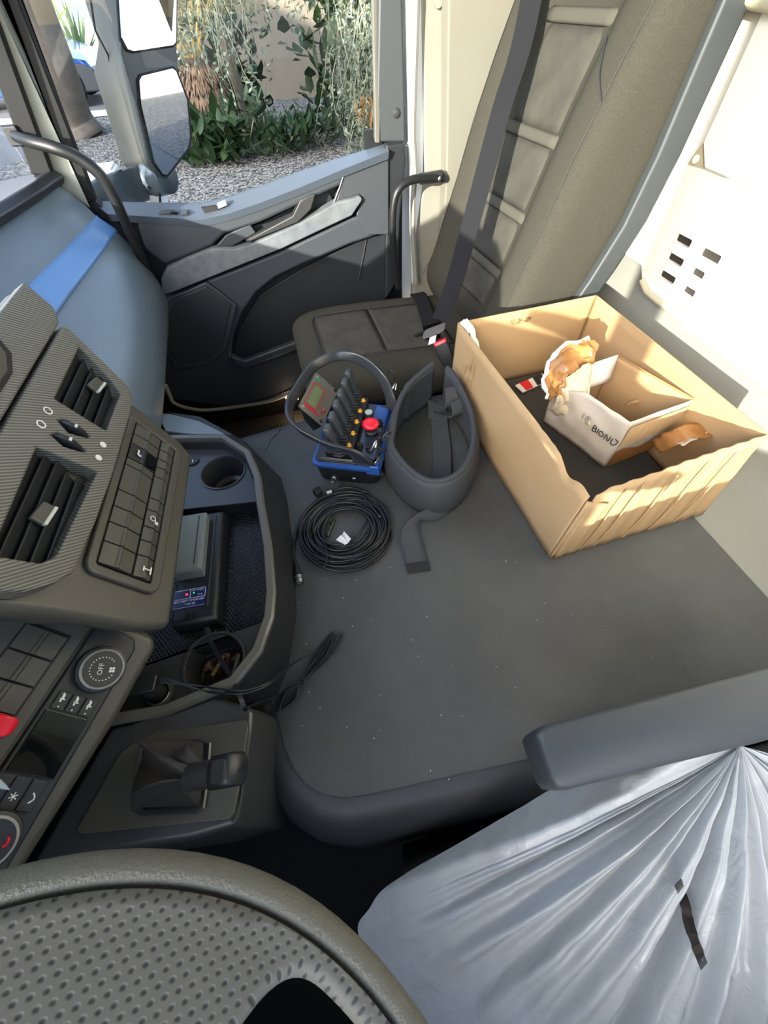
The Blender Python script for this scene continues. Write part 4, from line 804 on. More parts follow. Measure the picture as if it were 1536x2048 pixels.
def cr2(u, v):
    p = cr(u, 1.0); q = bt_(tfl).lerp(bt_(tn), .02 + .60 * u).lerp(tfl.lerp(tn, .02 + .60 * u), .28 + .3 * u); r = p.lerp(q, v)
    r += (FWR.c) * (.012 * math.sin(v * 3.1)); return r + V((noise.noise(r * 45 + V((3, 1, 0))), noise.noise(r * 45), noise.noise(r * 48 + V((0, 2, 9))))) * .008
mk('crumpled_paper', grid(cr2, 26, 14), mat('crumpled_paper', 'bfb498', .5, bump=.2, scale=60), sb, sharp=25, solid=.001, off=0)
mk('paper_edge', tube([cr(u / 14, 0) + V((-.003, .002, .002)) for u in range(15)], [.004 + .0015 * (k % 3) for k in range(15)], 6), mat('paper_white', 'e8e4dc', .8), sb)
strip('scrap_of_paper', [at(1258, 806, z=.70), at(1275, 800, z=.715), at(1300, 806, z=.70)], .02, CARDi, sb, 12, .006, (1, .2, .4))
# ================================================================== CRANE REMOTE CONTROL
A0 = V((-.022, .678, .604)); E0 = V((.911, -.412, 0)); FRm = Fr(A0, E0, V((.412, .911, 0)))
rc = thing('remote_control', 'blue and black radio remote control with six paddle levers and a red stop button', 'remote control', FRm.p(.08, .12, 0))
W_, D_ = .163, .232
def rr(i, z, r=.02): return [FRm.p(a, b, z) for a, b in rrect(i, W_ - i, i, D_ - i, r, 4)]
mk('lower_case', loft([rr(.010, .0), rr(.006, .004), rr(.002, .045), rr(.0, .055)]), mat('case_black', '1b1c1f', .45, bump=.1, scale=600), rc, sharp=50)
mk('blue_shell', loft([rr(-.001, .056), rr(-.004, .058), rr(-.004, .065), rr(.002, .068), rr(.007, .069)]), BLUE, rc, sharp=50)
mk('side_plate', prism([FRm.p(.02, -.004, .058), FRm.p(.10, -.004, .058), FRm.p(.10, .012, .078), FRm.p(.02, .012, .078)], FRm.b * .004), PLd, rc, bev=.002)
FRm2 = Fr(FRm.p(0, 0, .070), E0, FRm.b)
mk('top_plate', prism([FRm.p(a, b, .066) for a, b in rrect(.005, W_ - .007, .005, D_ - .010, .012)], (0, 0, .008)), PLd, rc, bev=.002)
mk('blue_cheek', loft([[FRm.p(a, b, z) for a, b in ((.112, .150), (.155, .140), (.158, .205), (.118, .222))] for z in (.060, .080)]), BLUE, rc, bev=.006)
for (a, b) in ((.132, -.004), (.03, .226)): pass
mk('blue_corner', loft([[FRm.p(.130, -.006, .05), FRm.p(.166, -.006, .05), FRm.p(.166, .05, .05), FRm.p(.14, .05, .05)], [FRm.p(.140, .0, .074), FRm.p(.162, .0, .074), FRm.p(.162, .03, .074), FRm.p(.147, .03, .074)]]), BLUE, rc, bev=.004)
mk('label_plate', box(FRm, .102, .150, .02, .135, .0755, .0775), mat('label_navy', '272c3a', .3), rc, bev=.001)
mk('gaiter_block', box(FRm, .030, .096, .018, .232, .074, .090), PLb, rc, bev=.004)
for k in range(6):
    b = .016 + k * .0425
    g = mk('paddle_lever', loft([[FRm.p(.050 + da, b + db, z) for da, db in ((-w1, -.010), (w1, -.010), (w1, .010), (-w1, .010))] for z, da, w1 in ()]) if False else loft([[FRm.p(.066 - .020 * t + da, b + .004 + db, z) for da, db in rrect(-w1, w1, -l1, l1, min(w1, l1) * .6, 3)] for z, t, w1, l1 in ((.088, 0, .007, .008), (.105, .2, .006, .007), (.122, .5, .0065, .010), (.150, .9, .007, .013), (.165, 1.0, .0065, .013), (.168, 1.02, .004, .011))]), mat('paddle_grey', '3a3f42', .4, bump=.1, scale=500) if k == 0 else bpy.data.materials['paddle_grey'], rc, sharp=60)
    for j in range(3): mk('bellows', loft([[FRm.p(.066 + da, b + .004 + db, z) for da, db in rrect(-w1, w1, -w1, w1, w1 * .6, 3)] for z, w1 in ((.088 + j * .006, .014 - j * .0025), (.091 + j * .006, .0155 - j * .0025), (.094 + j * .006, .013 - j * .0025))]), PLb, g)
    if k < 5:
        fa = Fr(FRm.p(.084, b + .030, .0905), E0 * .3 - FRm.b * .95, E0 * .95 + FRm.b * .3)
        mk('yellow_arrow', prism(fa.ps([(-.008, -.004), (.001, -.004), (.001, -.0075), (.009, 0), (.001, .0075), (.001, .004), (-.008, .004)]), fa.c * (.0006 if fa.c.z > 0 else -.0006)), YEL, rc)
def knob(nm, a, b, prof, m, **k): return mk(nm, lathe(prof, FRm.p(a, b, .076), (0, 0, 1), 24, True), m, rc, **k)
k_ = knob('stop_button_base', .125, .108, [(.016, 0), (.016, .010), (.012, .014), (.011, .024)], PLb)
knob('stop_button', .125, .108, [(.010, .020), (.013, .026), (.0195, .028), (.021, .031), (.0205, .035), (.016, .039), (.006, .041), (.0005, .0412)], RED, sharp=60, label='red mushroom stop button')
knob('grey_button', .110, .160, [(.0115, 0), (.0115, .022), (.010, .024)], PLd, label='tall black button with a grey top'); knob('grey_button_top', .110, .160, [(.0100, .0235), (.0095, .026), (.0005, .0265)], mat('button_grey', '98a0a4', .5))
for a, b in ((.106, .057), (.104, .030), (.131, .052), (.139, .146), (.150, .10)):
    knob('push_button', a, b, [(.0095, 0), (.0095, .004), (.0075, .006), (.0065, .012), (.0045, .013), (.0005, .0135)], PLb)
# tilted display panel
q = [at(633, 744, z=.752), at(669, 794, z=.700), at(642, 859, z=.700), at(597, 812, z=.752)]
FS = Fr(q[3], q[0] - q[3], q[1] - q[0]); FS = Fr(q[3], FS.a, FS.b - FS.a * FS.b.dot(FS.a)); 
if FS.c.z < 0: FS.c = -FS.c
w1 = (q[0] - q[3]).length; w2 = (q[2] - q[3]).dot(FS.b); 
sp_ = mk('display_panel', prism([FS.p(a, b if True else b, -.004) for a, b in rrect(0, w1, 0, w2, .004, 3)], FS.c * .004), mat('display_plate', '6b685f', .3), rc, bev=.001)
mk('display_back', loft([FS.ps([(0, .01), (w1, .01), (w1, w2), (0, w2)], -.004), FS.ps([(.02, w2 * .55), (w1 - .02, w2 * .55), (w1 - .01, w2), (.01, w2)], -.045)]), PLb, rc)
c1, c2, d1, d2 = w1 * .20, w1 * .72, w2 * .17, w2 * .52
mk('lcd', box(FS, c1, c2, d1, d2, 0, .0010), mat('lcd_green', '6d7b58', .15), sp_)
ln = lambda a0, a1, b0, b1: box(FS, a0, a1, b0, b1, .0004, .0016)
t_ = .0014
mk('red_frame', join(ln(c1 - .004, c2 + .004, d1 - .005, d1 - .005 + t_), ln(c1 - .004, c2 + .004, d2 + .003, d2 + .003 + t_), ln(c1 - .004, c1 - .004 + t_, d1 - .005, d2 + .003), ln(c2 + .003, c2 + .003 + t_, d1 - .005, d2 + .003), ln(c1 - .013, c1 - .013 + t_, d1 - .004, d2 + .004), *[ln(c1 - .012, c1 - .006, d1 + k * .009, d1 + k * .009 + .005) for k in range(5)]), RED, sp_)
for r_ in (.0115, .0085, .0055): mk('radio_wave', tube([FS.p(w1 * .30 + r_ * math.cos(t), w2 * .76 + r_ * math.sin(t), .0006) for t in [k * .4 for k in range(16 if r_ < .006 else 9)]], .0007, 4), mat('dim_red', 'a02838', .4) if r_ > .01 else bpy.data.materials['dim_red'], sp_)
mk('green_lamp', box(FS, w1 * .84, w1 * .92, d1 - .006, d1 + .004, 0, .001), mat('green_lamp', '1d8a52', .4), sp_)
for (a, b) in ((.010, .010), (w1 - .010, .010), (w1 - .006, w2 - .008), (.008, w2 - .008)):
    mk('screw', lathe([(.0046, 0), (.004, .0012), (.0005, .0014)], FS.p(a, b, .0002), FS.c, 12), STEEL if b < .02 else PLb, sp_)
# carrying bar around the levers
hp = atz([(742, 948, .640), (735, 932, .668), (705, 905, .716), (662, 892, .738), (624, 874, .755), (596, 857, .768), (579, 833, .776), (580, 806, .780), (594, 780, .782), (612, 752, .784), (634, 728, .785), (672, 712, .785), (706, 714, .780), (738, 730, .770), (762, 754, .752), (776, 782, .720), (784, 808, .690), (786, 822, .672)])
hpp = crom(hp, 5); ctr = FRm.p(.08, .11, .1)
def hside(i):
    z = hpp[i].z; t = min(1, max(0, (z - .66) / .08)); o = (hpp[i] - ctr); o.z = 0
    return V((0, 0, 1)) * t + o.normalized() * .4 * t + (FRm.a) * (1 - t)
wds = []
rings = []
for i, p in enumerate(hpp):
    t = (hpp[min(i + 1, len(hpp) - 1)] - hpp[max(0, i - 1)]).normalized(); s = hside(i); s = (s - t * s.dot(t)).normalized(); n = t.cross(s)
    u = i / (len(hpp) - 1); h = .0125 + .020 * max(0, 1 - u / .14) + .008 * max(0, 1 - (1 - u) / .10); k = .0045 + .003 * max(0, 1 - u / .14)
    rings.append([p + s * h * a + n * k * b for a, b in rrect(-1, 1, -1, 1, .35, 3)])
mk('carrying_bar', loft(rings), mat('bar_black', '2b2d31', .25), rc, sharp=60)
# connector, cap and clips
cn = at(668, 957, z=.635)
mk('plug_socket', lathe([(.0075, -.006), (.0075, .002), (.0055, .003), (.0055, .014), (.0040, .014), (.0035, .006), (.0005, .006)], cn, (-.41, -.91, .15), 16), STEEL, rc)
cp = mk('socket_cap', lathe([(.010, 0), (.011, .002), (.011, .014), (.008, .017), (.0005, .017)], at(640, 980, z=.612), (-.8, -.5, .1), 16), PLb, rc)
mk('cap_cord', tube(crom([cn + V((.008, 0, -.004)), at(682, 972, z=.615), at(668, 982, z=.607), at(650, 976, z=.612)], 6), .0016, 6), PLb, rc)
mk('side_screw', lathe([(.005, 0), (.004, .002), (.0005, .002)], at(708, 958, z=.63), (-.41, -.91, 0), 12), STEEL, rc)
mk('key_switch', lathe([(.008, 0), (.007, .004), (.004, .006), (.0005, .006)], at(647, 908, z=.668), (-.41, -.7, .6), 14), STEEL, rc)
mk('toggle', lathe([(.006, 0), (.005, .008), (.002, .012)], at(676, 922, z=.664), (-.41, -.7, .6), 12), PLb, rc)
for px, py, dx in ((748, 893, 0), (787, 778, 0)):
    mk('steel_hook', tube(crom([at(px - 6, py + 8, z=.700), at(px + 1, py - 6, z=.715), at(px + 5, py - 10, z=.715), at(px + 3, py + 2, z=.705)], 4), .0024, 8), STEEL, rc)
mk('cable_tie', tube([FRm.p(.155 + .010 * math.cos(t), .245 - .006 * math.cos(t), .155 + .013 * math.sin(t)) for t in [k * .45 for k in range(14)]], .0018, 6, True), PLb, rc)
# ================================================================== PADDED CARRYING BELT
hb = thing('carrying_belt', 'black padded waist belt clipped to the remote control and standing on its edge', 'belt', (.29, .7, .602))
tp = [(866, 728, .735), (846, 744, .728), (825, 762, .722), (806, 788, .715), (793, 820, .71), (786, 860, .705), (783, 890, .703), (795, 913, .703), (819, 940, .703), (850, 960, .703), (880, 963, .704), (910, 952, .705), (933, 926, .706), (947, 884, .708), (944, 832, .712), (928, 790, .72), (908, 752, .728), (894, 736, .733)]
T = crom(atz(tp), 5); n = len(T); cT = V((.29, .70, 0))
def hbf(u, v):
    i = u * (n - 1); k = int(i); p = T[k].lerp(T[min(k + 1, n - 1)], i - k); o = (p - cT); o.z = 0; o.normalize()
    ws_ = .75 + .25 * min(1, 10 * min(u, 1 - u))
    h = (p.z - .604) * (1 if True else ws_)
    bul = math.sin(v * math.pi)
    return V((p.x, p.y, p.z - h * v)) + o * (.010 * bul + .012 * v) * (1 if .15 < u < .9 else .4)
mk('pad', grid(hbf, 90, 9), PAD, hb, sharp=180, solid=.013, off=0)
mk('top_binding', tube([hbf(i / 79, 0) for i in range(80)], .0072, 8), mat('binding', '303236', .7, bump=.3, scale=500), hb)
def hb_in(u, v, o=-.010):
    p = hbf(u, v); q = p - cT; q.z = 0; return p + q.normalized() * o
mk('centre_strap', band(crom([hb_in(.90, .25) , hb_in(.89, .6, -.02), at(880, 830, z=.612), at(884, 905, z=.610), hb_in(.60, .8, -.014)], 6), (1, .15, 0), .046, .003), WEB, hb, sharp=60)
mk('stitched_flap', band(crom([hb_in(.925, .1, -.012), hb_in(.915, .5, -.022), at(876, 800, z=.625), at(876, 838, z=.618)], 5), (1, .1, 0), .052, .004), WEB, hb)
lo_ = [(788, 905, .69), (800, 930, .68)]
for px, py in ((815, 773), (773, 873)):
    c = at(px, py, z=.712); rg_ = mk('d_ring', tube([c + V((.011 * math.cos(t), .006 * math.cos(t), .011 * math.sin(t) * (1 if math.sin(t) > -.6 else .6))) for t in [k * math.pi / 8 for k in range(16)]], .0022, 8, True), PLs, hb)
    mk('ring_loop', band([c + V((.004, .004, -.004)), c + V((.012, .010, -.010)), c + V((.010, .012, -.03))], (.8, -.5, 0), .02, .004), WEB, hb)
for px, py in ((803, 792), (795, 812), (760, 905), (757, 922)):
    c = at(px, py, z=.69); mk('snap_hook', tube([c + V((.010 * math.cos(t), .007 * math.cos(t), .006 * math.sin(t))) for t in [k * math.pi / 6 for k in range(12)]], .0018, 6, True), STEEL if px in (795, 757) else PLb, hb)
    mk('buckle_bar', box(Fr(c + V((.004, .004, .006)), (.6, -.8, 0), (.8, .6, 0)), -.012, .012, -.003, .003, -.002, .002), PLb, hb, bev=.0015)
Ld = atz([(905, 992, .635), (880, 1004, .63), (852, 1018, .634), (826, 1034, .640), (806, 1056, .632), (802, 1080, .612), (806, 1105, .606), (815, 1147, .6035)])
Rd = atz([(910, 1012, .606), (892, 1030, .604), (868, 1042, .606), (845, 1040, .618), (836, 1044, .626), (838, 1062, .614), (848, 1095, .606), (861, 1141, .6035)])
Lc, Rc = crom(Ld, 5), crom(Rd, 5)
mk('webbing_tail', grid(lambda u, v: Lc[round(u * (len(Lc) - 1))].lerp(Rc[round(u * (len(Rc) - 1))], v), len(Lc), 4), WEB, hb, sharp=180, solid=.002, off=0)
q = [Lc[-1], Rc[-1], Rc[-3], Lc[-3]]; mk('tail_stitching', prism([p + V((0, 0, .0012)) for p in q], (0, 0, .0016)), PLd, hb)
# ================================================================== COILED CONTROL CABLE
cc = thing('coiled_cable', 'coil of glossy black control cable with steel plug on the rubber mat', 'cable', (.021, .513, .602))
rnd = random.Random(8); pts = []
cx, cy = .018, .512; N_ = 19
for k in range(N_ * 16):
    lp = k // 16; 
    if k % 16 == 0: r0 = rnd.choice([.098, .104, .093, .088, .101, .082, .074, .066, .096, .056, .05]); ox, oy, el, zl, ph = rnd.uniform(-.011, .011), rnd.uniform(-.011, .011), rnd.uniform(.9, 1.02), rnd.uniform(0, .016), rnd.uniform(0, 6)
    if k == 0: st_ = [r0, ox, oy, el, zl, ph]
    tgt = [r0, ox, oy, el, zl, ph]; st_ = [a + (b - a) * .16 for a, b in zip(st_, tgt)]
    r0_, ox_, oy_, el_, zl_, ph_ = st_
    t = k * 2 * math.pi / 16
    pts.append(V((cx + ox_ + r0_ * math.cos(t), cy + oy_ + r0_ * el_ * math.sin(t), .606 + zl_ + .004 * math.sin(t * 1 + ph_))))
pts = [p for p in pts]
mk('loops', tube(crom(pts, 2), .0031, 7), CABLE, cc, sharp=180)
tail = crom([pts[0] + V((0, 0, .012)), V((cx + .06, cy + .085, .616)), at(735, 985, z=.615), at(690, 975, z=.612), at(640, 995, z=.608), at(608, 1030, z=.607), at(590, 1075, z=.606), at(588, 1110, z=.606), at(592, 1130, z=.607)], 6)
mk('tail', tube(tail, .0031, 7), CABLE, cc, sharp=180)
cn0 = at(592, 1126, z=.609); cax = (at(600, 1166, z=.609) - cn0).normalized()
mk('plug_boot', lathe([(.0035, -.002), (.0050, .0), (.0052, .012), (.0060, .016), (.0075, .024), (.0085, .030), (.0085, .033)], cn0, cax, 14), PLb, cc)
mk('plug_nut', lathe([(.0085, .033), (.0095, .034), (.0095, .041), (.0075, .042), (.0070, .050), (.0055, .050), (.005, .044), (.0005, .044)], cn0, cax, 14), STEEL, cc, sharp=30)
mk('second_tail', tube(crom([V((cx - .03, cy + .02, .612)), at(668, 1040, z=.608), at(660, 1060, z=.606), at(655, 1072, z=.606)], 5), .0036, 7), CABLE, cc)
mk('tie', tube([at(645 + 10 * math.cos(t), 1110 + 24 * math.sin(t), z=.618 + .004 * math.cos(t)) for t in [k * .5 for k in range(13)]], .0014, 5, True), PLb, cc)
for pl in ([(672, 1080), (690, 1090), (697, 1086), (682, 1070)], [(683, 1072), (688, 1063), (702, 1078), (696, 1086)]):
    mk('white_tag', prism([at(p[0], p[1], z=.622 + .003 * k) for k, p in enumerate(pl)], (0, 0, .0008)), mat('tag_white', 'e4e2dc', .7), cc)
lb_ = thing('paper_scrap', 'tiny pale paper tag by the socket of the remote control', 'tag', at(658, 988, z=.606))
mk('paper', prism([at(*p, z=.612) for p in ((653, 984), (662, 980), (666, 988), (656, 992))], (0, 0, .0012)), mat('tag_cream', 'd9d3bf', .7), lb_)
mk('fold', prism([at(*p, z=.6135) for p in ((656, 984), (660, 981), (662, 985), (658, 988))], (0, 0, .002)), mat('tag_cream2', 'c9c3af', .7), lb_)
# ================================================================== BATTERY CHARGER IN THE TRAY
bc = thing('battery_charger', 'black battery charger with a grey battery block standing in the tray', 'charger', (-.275, .46, .643))
O_ = at(441, 1244, z=.668); f_ = at(450, 1110, z=.668); FB = Fr(V((O_.x, O_.y, .642)), (f_ - O_), (-1, .07, 0), (0, 0, 1)); FB = Fr(FB.O, FB.a, FB.b - FB.a * FB.b.dot(FB.a), (0, 0, 1))
mk('case', loft([FB.ps([(.0, .0), (.262, -.0), (.262, .085), (.0, .085)], .0), FB.ps([(.004, .004), (.255, .006), (.255, .085), (.004, .085)], .030), FB.ps([(.012, .010), (.25, .012), (.25, .085), (.012, .085)], .036)]), GLO if False else PLd, bc, bev=.004)
mk('slot_edge', tube([FB.p(.03, .022, .037), FB.p(.24, .022, .037)], .0025, 6), PLs, bc)
mk('battery', loft([FB.ps([(.095, .032), (.236, .034), (.236, .085), (.095, .085)], .034), FB.ps([(.099, .030), (.238, .032), (.238, .085), (.099, .085)], .056), FB.ps([(.105, .038), (.234, .038), (.234, .085), (.105, .085)], .060)]), CHARG, bc, bev=.002)
mk('battery_groove', box(FB, .112, .228, .044, .046, .0598, .0606), PLd, bc)
lbm = mk('label', box(FB, .034, .074, .026, .086, .036, .0368), mat('label_blue', '1e2552', .3), bc)
FLb = Fr(FB.p(.054, .050, .0370), -FB.b, FB.a, (0, 0, 1))
mk('label_frame', join(*[box(FLb, a0, a1, b0, b1, 0, .0004) for a0, a1, b0, b1 in ((-.034, .022, .017, .018), (-.034, .022, -.001, .0), (.0215, .0225, -.001, .018), (-.006, -.005, .0, .018), (-.034, .022, -.018, -.0175))]), mat('print_white', 'c9cbe0', .5), lbm)
text('label_text', 'BATTERY CHARGER', .0062, FLb, -.006, -.0055, bpy.data.materials['print_white'], lbm, .0002)
text('label_type', 'TYPE 425', .0050, FLb, -.004, -.0125, bpy.data.materials['print_white'], lbm, .0002)
text('label_small', 'Fast charging', .0040, FLb, .008, .014, bpy.data.materials['print_white'], lbm, .0002); text('label_small', 'Ready', .0036, FLb, .013, .0045, bpy.data.materials['print_white'], lbm, .0002)
mk('red_lamp', disc(FLb.p(-.012, .008, .0002), (0, 0, 1), .0024, .0008, 12), glow('lamp_red', 'ff2a50', 1.2), lbm)
mk('green_lamp', disc(FLb.p(.001, .009, .0002), (0, 0, 1), .0016, .0008, 12), glow('lamp_green', '38d070', .8), lbm)
for k in range(3): mk('rib', box(FB, .012, .024, .040 + k * .008, .043 + k * .008, .034, .039), PLb, bc)
st2 = thing('charger_strap', 'flat black lead hanging from the charger across the near cup holder', 'lead', at(440, 1330, z=.69))
mk('lead', band(crom(atz([(412, 1262, .675), (422, 1285, .694), (445, 1325, .700), (462, 1352, .702), (478, 1388, .722), (488, 1412, .716), (493, 1420, .705)]), 5), (1, .1, 0), .0065, .003), CABLE, st2, sharp=60)
mk('clip', prism(atz([(408, 1258, .678), (418, 1254, .678), (424, 1266, .682), (414, 1270, .682)]), (0, 0, .004)), PLb, st2, bev=.001)
# 12 V plug with its thin lead
pg = thing('power_plug', 'black square power plug in the socket by the near cup holder with a bundled lead', 'plug', at(320, 1390, z=.684))
so = at(322, 1388, z=.685); pu = at(312, 1352, z=.73)
mk('socket_ring', lathe([(.022, 0), (.022, .006), (.016, .008), (.015, .002)], so, (0, 0, 1), 24, False), PLs, pg)
mk('silver_arc', tube([so + V((.0175 * math.cos(t), .0175 * math.sin(t), .009)) for t in [-2.6 + k * .2 for k in range(13)]], .0012, 5), STEEL, pg)
mk('plug_neck', lathe([(.0125, .0), (.0125, .03), (.010, .034)], so, (-.05, .1, 1), 18), PLb, pg)
FPg = Fr(so + V((-.004, .006, .036)), (1, -.15, 0), (.15, 1, 0))
mk('plug_body', loft([FPg.ps([(a, b) for a, b in rrect(-.021, .018, -.013, .013, .004)], z) for z in (0, .012)]), PLd, pg, bev=.003)
ls = FPg.p(.018, 0, .006)
mk('lead_pair', join(*[tube(crom([ls + V((0, d * .003, 0)), ls + V((.012, d * .003, .001)), at(400, 1376 + 4 * d, z=.715), at(440, 1382 + 4 * d, z=.720), at(490, 1384 + 3 * d, z=.722), at(540, 1366 + 2 * d, z=.705), at(575, 1335 + d, z=.66), at(610, 1312, z=.615), at(645, 1298 + d, z=.605), at(670, 1275 + d * 3, z=.604)], 6), .0016, 6) for d in (-1, 1)]), CABLE, pg, sharp=180)
lps = []
rnd = random.Random(3)
for k in range(5):
    a_, b_ = V(at(676 + rnd.uniform(-12, 10), 1268 + rnd.uniform(-4, 10), z=.604 + .002 * k)), V(at(552 + rnd.uniform(-8, 12), 1418 + rnd.uniform(-18, 18), z=.606 + .002 * k)); m_ = at(602, 1364, z=.606 + .0022 * k)
    s = (b_ - a_).cross(V((0, 0, 1))).normalized() * (.006 + .004 * rnd.random())
    lps.append(tube(crom([m_ + s * .15, (a_ + m_) / 2 + s, a_, (a_ + m_) / 2 - s, m_ - s * .15, (b_ + m_) / 2 - s * 1.4, b_, (b_ + m_) / 2 + s * 1.4], 5, True), .0016, 6, True))
lps.append(tube(crom([at(602, 1364, z=.612), at(570, 1385, z=.606), at(530, 1400, z=.66), at(508, 1409, z=.698), at(494, 1416, z=.712)], 6), .0017, 6))
mk('bundled_lead', join(*lps), CABLE, pg, sharp=180)
mk('bundle_tie', tube([at(602 + 7 * math.cos(t), 1364 + 9 * math.sin(t), z=.618) for t in [k * .7 for k in range(9)]], .0016, 5, True), PLb, pg)
# keys and bolts in the near cup holder
def key(label, px, py, z, ang, m, tilt=.4):
    c = at(px, py, z=z); f = Fr(c, (math.cos(ang), math.sin(ang), tilt), (-math.sin(ang), math.cos(ang), 0))
    t = thing('key', label, 'key', c)
    mk('bow', plate(f, rrect(-.034, -.012, -.010, .010, .005, 4), [circ((-.027, 0), .003, 10)], -.0015, .0015), PLb if m is not BRASS else m, t, bev=.0006)
    mk('blade', prism(f.ps([(-.012, -.0035), (.022, -.0035), (.026, 0), (.022, .0035), (.018, .0022), (.014, .0036), (.010, .0022), (.006, .0036), (.0, .0024), (-.012, .0036)], -.001), f.c * .002), m, t, bev=.0004)
key('key with a dark bow and brass blade leaning in the near cup holder', 432, 1338, .650, .75, BRASS if False else mat('key_brass', 'c0aa72', .35, metal=1))
key('shiny steel key standing at the rim side of the near cup holder', 470, 1335, .655, .95, mat('key_steel', 'd2cfc6', .25, metal=1), .7)
for lbl, px, py, z, an in (('rusty hexagon bolt lying beyond the keys in the cup holder', 455, 1312, .645, 1.2), ('rusty bolt next to the steel key in the cup holder', 474, 1318, .640, 1.9), ('short bolt with a tan head beside the brass key', 418, 1334, .640, 2.6)):
    c = at(px, py, z=z); t = thing('bolt', lbl, 'bolt', c); ax_ = V((math.cos(an), math.sin(an), .7))
    mk('head', lathe([(.009, 0), (.0095, .001), (.0095, .006), (.008, .0075)], c, ax_, 6), mat('rust', '6a5245', .6, metal=.6, bump=.3, scale=200) if 'rust' not in bpy.data.materials else bpy.data.materials['rust'], t)
    mk('shank', lathe([(.0048, -.022), (.0048, 0)], c, ax_, 10), bpy.data.materials['rust'], t)
# ================================================================== DRIVER SEAT, ARMREST AND ITS PLASTIC COVER
ds = thing('driver_seat', 'driver seat with a padded grey armrest, under clear plastic', 'seat', (.25, -.3, 0))
DF = mat('driver_fabric', '848b94', .9, bump=.3, scale=500)
def dsec(x, z, y0, y1, d): return [V((x, y, q)) for y, q in ((y0, z - d), (y0 + .0, z - .04), (y0 + .03, z - .005), (y0 + .09, z + .01), ((y0 + y1) / 2, z), (y1 - .09, z + .01), (y1 - .03, z - .005), (y1, z - .04), (y1, z - d))]
mk('cushion', loft([dsec(-.03, .39, -.52, -.14, .02), dsec(-.04, .42, -.53, -.13, .1), dsec(.0, .45, -.53, -.125, .15), dsec(.2, .47, -.53, -.12, .16), dsec(.45, .46, -.53, -.12, .16), dsec(.60, .46, -.53, -.12, .16)]), DF, ds, sub=2, sharp=180)
mk('backrest', loft([[V((x + dx, y, z)) for dx, y in ((0, -.52), (0, -.14), (.10, -.12), (.12, -.3), (.10, -.54))] for x, z in ((.52, .44), (.56, .6), (.62, .9), (.70, 1.2), (.72, 1.25))]), DF, ds, sub=2, sharp=180)
mk('base', wbox(.02, .55, -.50, -.14, 0, .34), PLb, ds, bev=.02)
zt_ = .835
ta = [at(*p, z=zt_) for p in ((1071, 1468), (1076, 1458), (1092, 1447), (1300, 1395), (1536, 1333), (1640, 1305), (1640, 1452), (1536, 1482), (1340, 1530), (1140, 1580), (1118, 1578), (1104, 1560))]
c_ = sum(ta, V()) / len(ta)
def ins(l, k, z): return [V((c_.x + (p.x - c_.x) * (1 - k * .22), c_.y + (p.y - c_.y) * (1 - k), z)) for p in l]
mk('armrest', loft([ins(ta, .10, zt_ - .07), ins(ta, .03, zt_ - .065), ins(ta, 0, zt_ - .05), ins(ta, 0, zt_ - .014), ins(ta, .04, zt_ - .004), ins(ta, .16, zt_)]), mat('armrest_grey', '3b4044', .55, bump=.12, scale=600), ds, sharp=60)
G_ = at(1478, 1492, z=.775)
cvt = thing('plastic_seat_cover', 'translucent white plastic cover pleated over the driver seat', 'seat cover', (.2, -.2, .46))
rimpx = [(1130, 1562, .66), (960, 1662, .60), (785, 1764, .545), (738, 1818, .52), (716, 1862, .50), (760, 1950, .49), (840, 2052, .49), (930, 2200, .50), (1080, 2330, .50), (1250, 2420, .50), (1450, 2420, .50), (1660, 2330, .51), (1800, 2150, .53), (1850, 1950, .58), (1800, 1720, .64), (1650, 1560, .70)]
rim_ = crom(atz(rimpx), 8); nr_ = len(rim_)
def pleat(u, s):
    a = u * 100
    k = max(0, min(1, (u - .22) / .12))
    base = .35 * math.sin(a * .55 + .7) + .45 * math.sin(a * 1.05 + 1.3 * math.sin(a * .21)) + .25 * math.sin(a * 2.05 + 2)
    return base * k * (.004 + .024 * math.sin(min(1, s * 1.15) * math.pi) ** .8) 
def cov(u, v):
    i = u * (nr_ - 1); k = int(i); R_ = rim_[k].lerp(rim_[min(k + 1, nr_ - 1)], i - k)
    s = v; p = G_.lerp(R_, s)
    p.z += .055 * math.sin(s * math.pi) * (1 - .5 * s) + pleat(u, s) * 1.1 - .10 * s * (1 - s) * (u > 1)
    sm_ = max(0, min(1, (.34 - u) / .1))
    q = p * 20; p += V((0, 0, (.004 * noise.noise(q) + .003 * noise.noise(q * 2.3 + V((4, 0, 0)))) * min(1, s * 4)))
    p += V((0, 0, .010 * sm_ * math.sin(s * math.pi) * noise.noise(p * 11)))
    return p
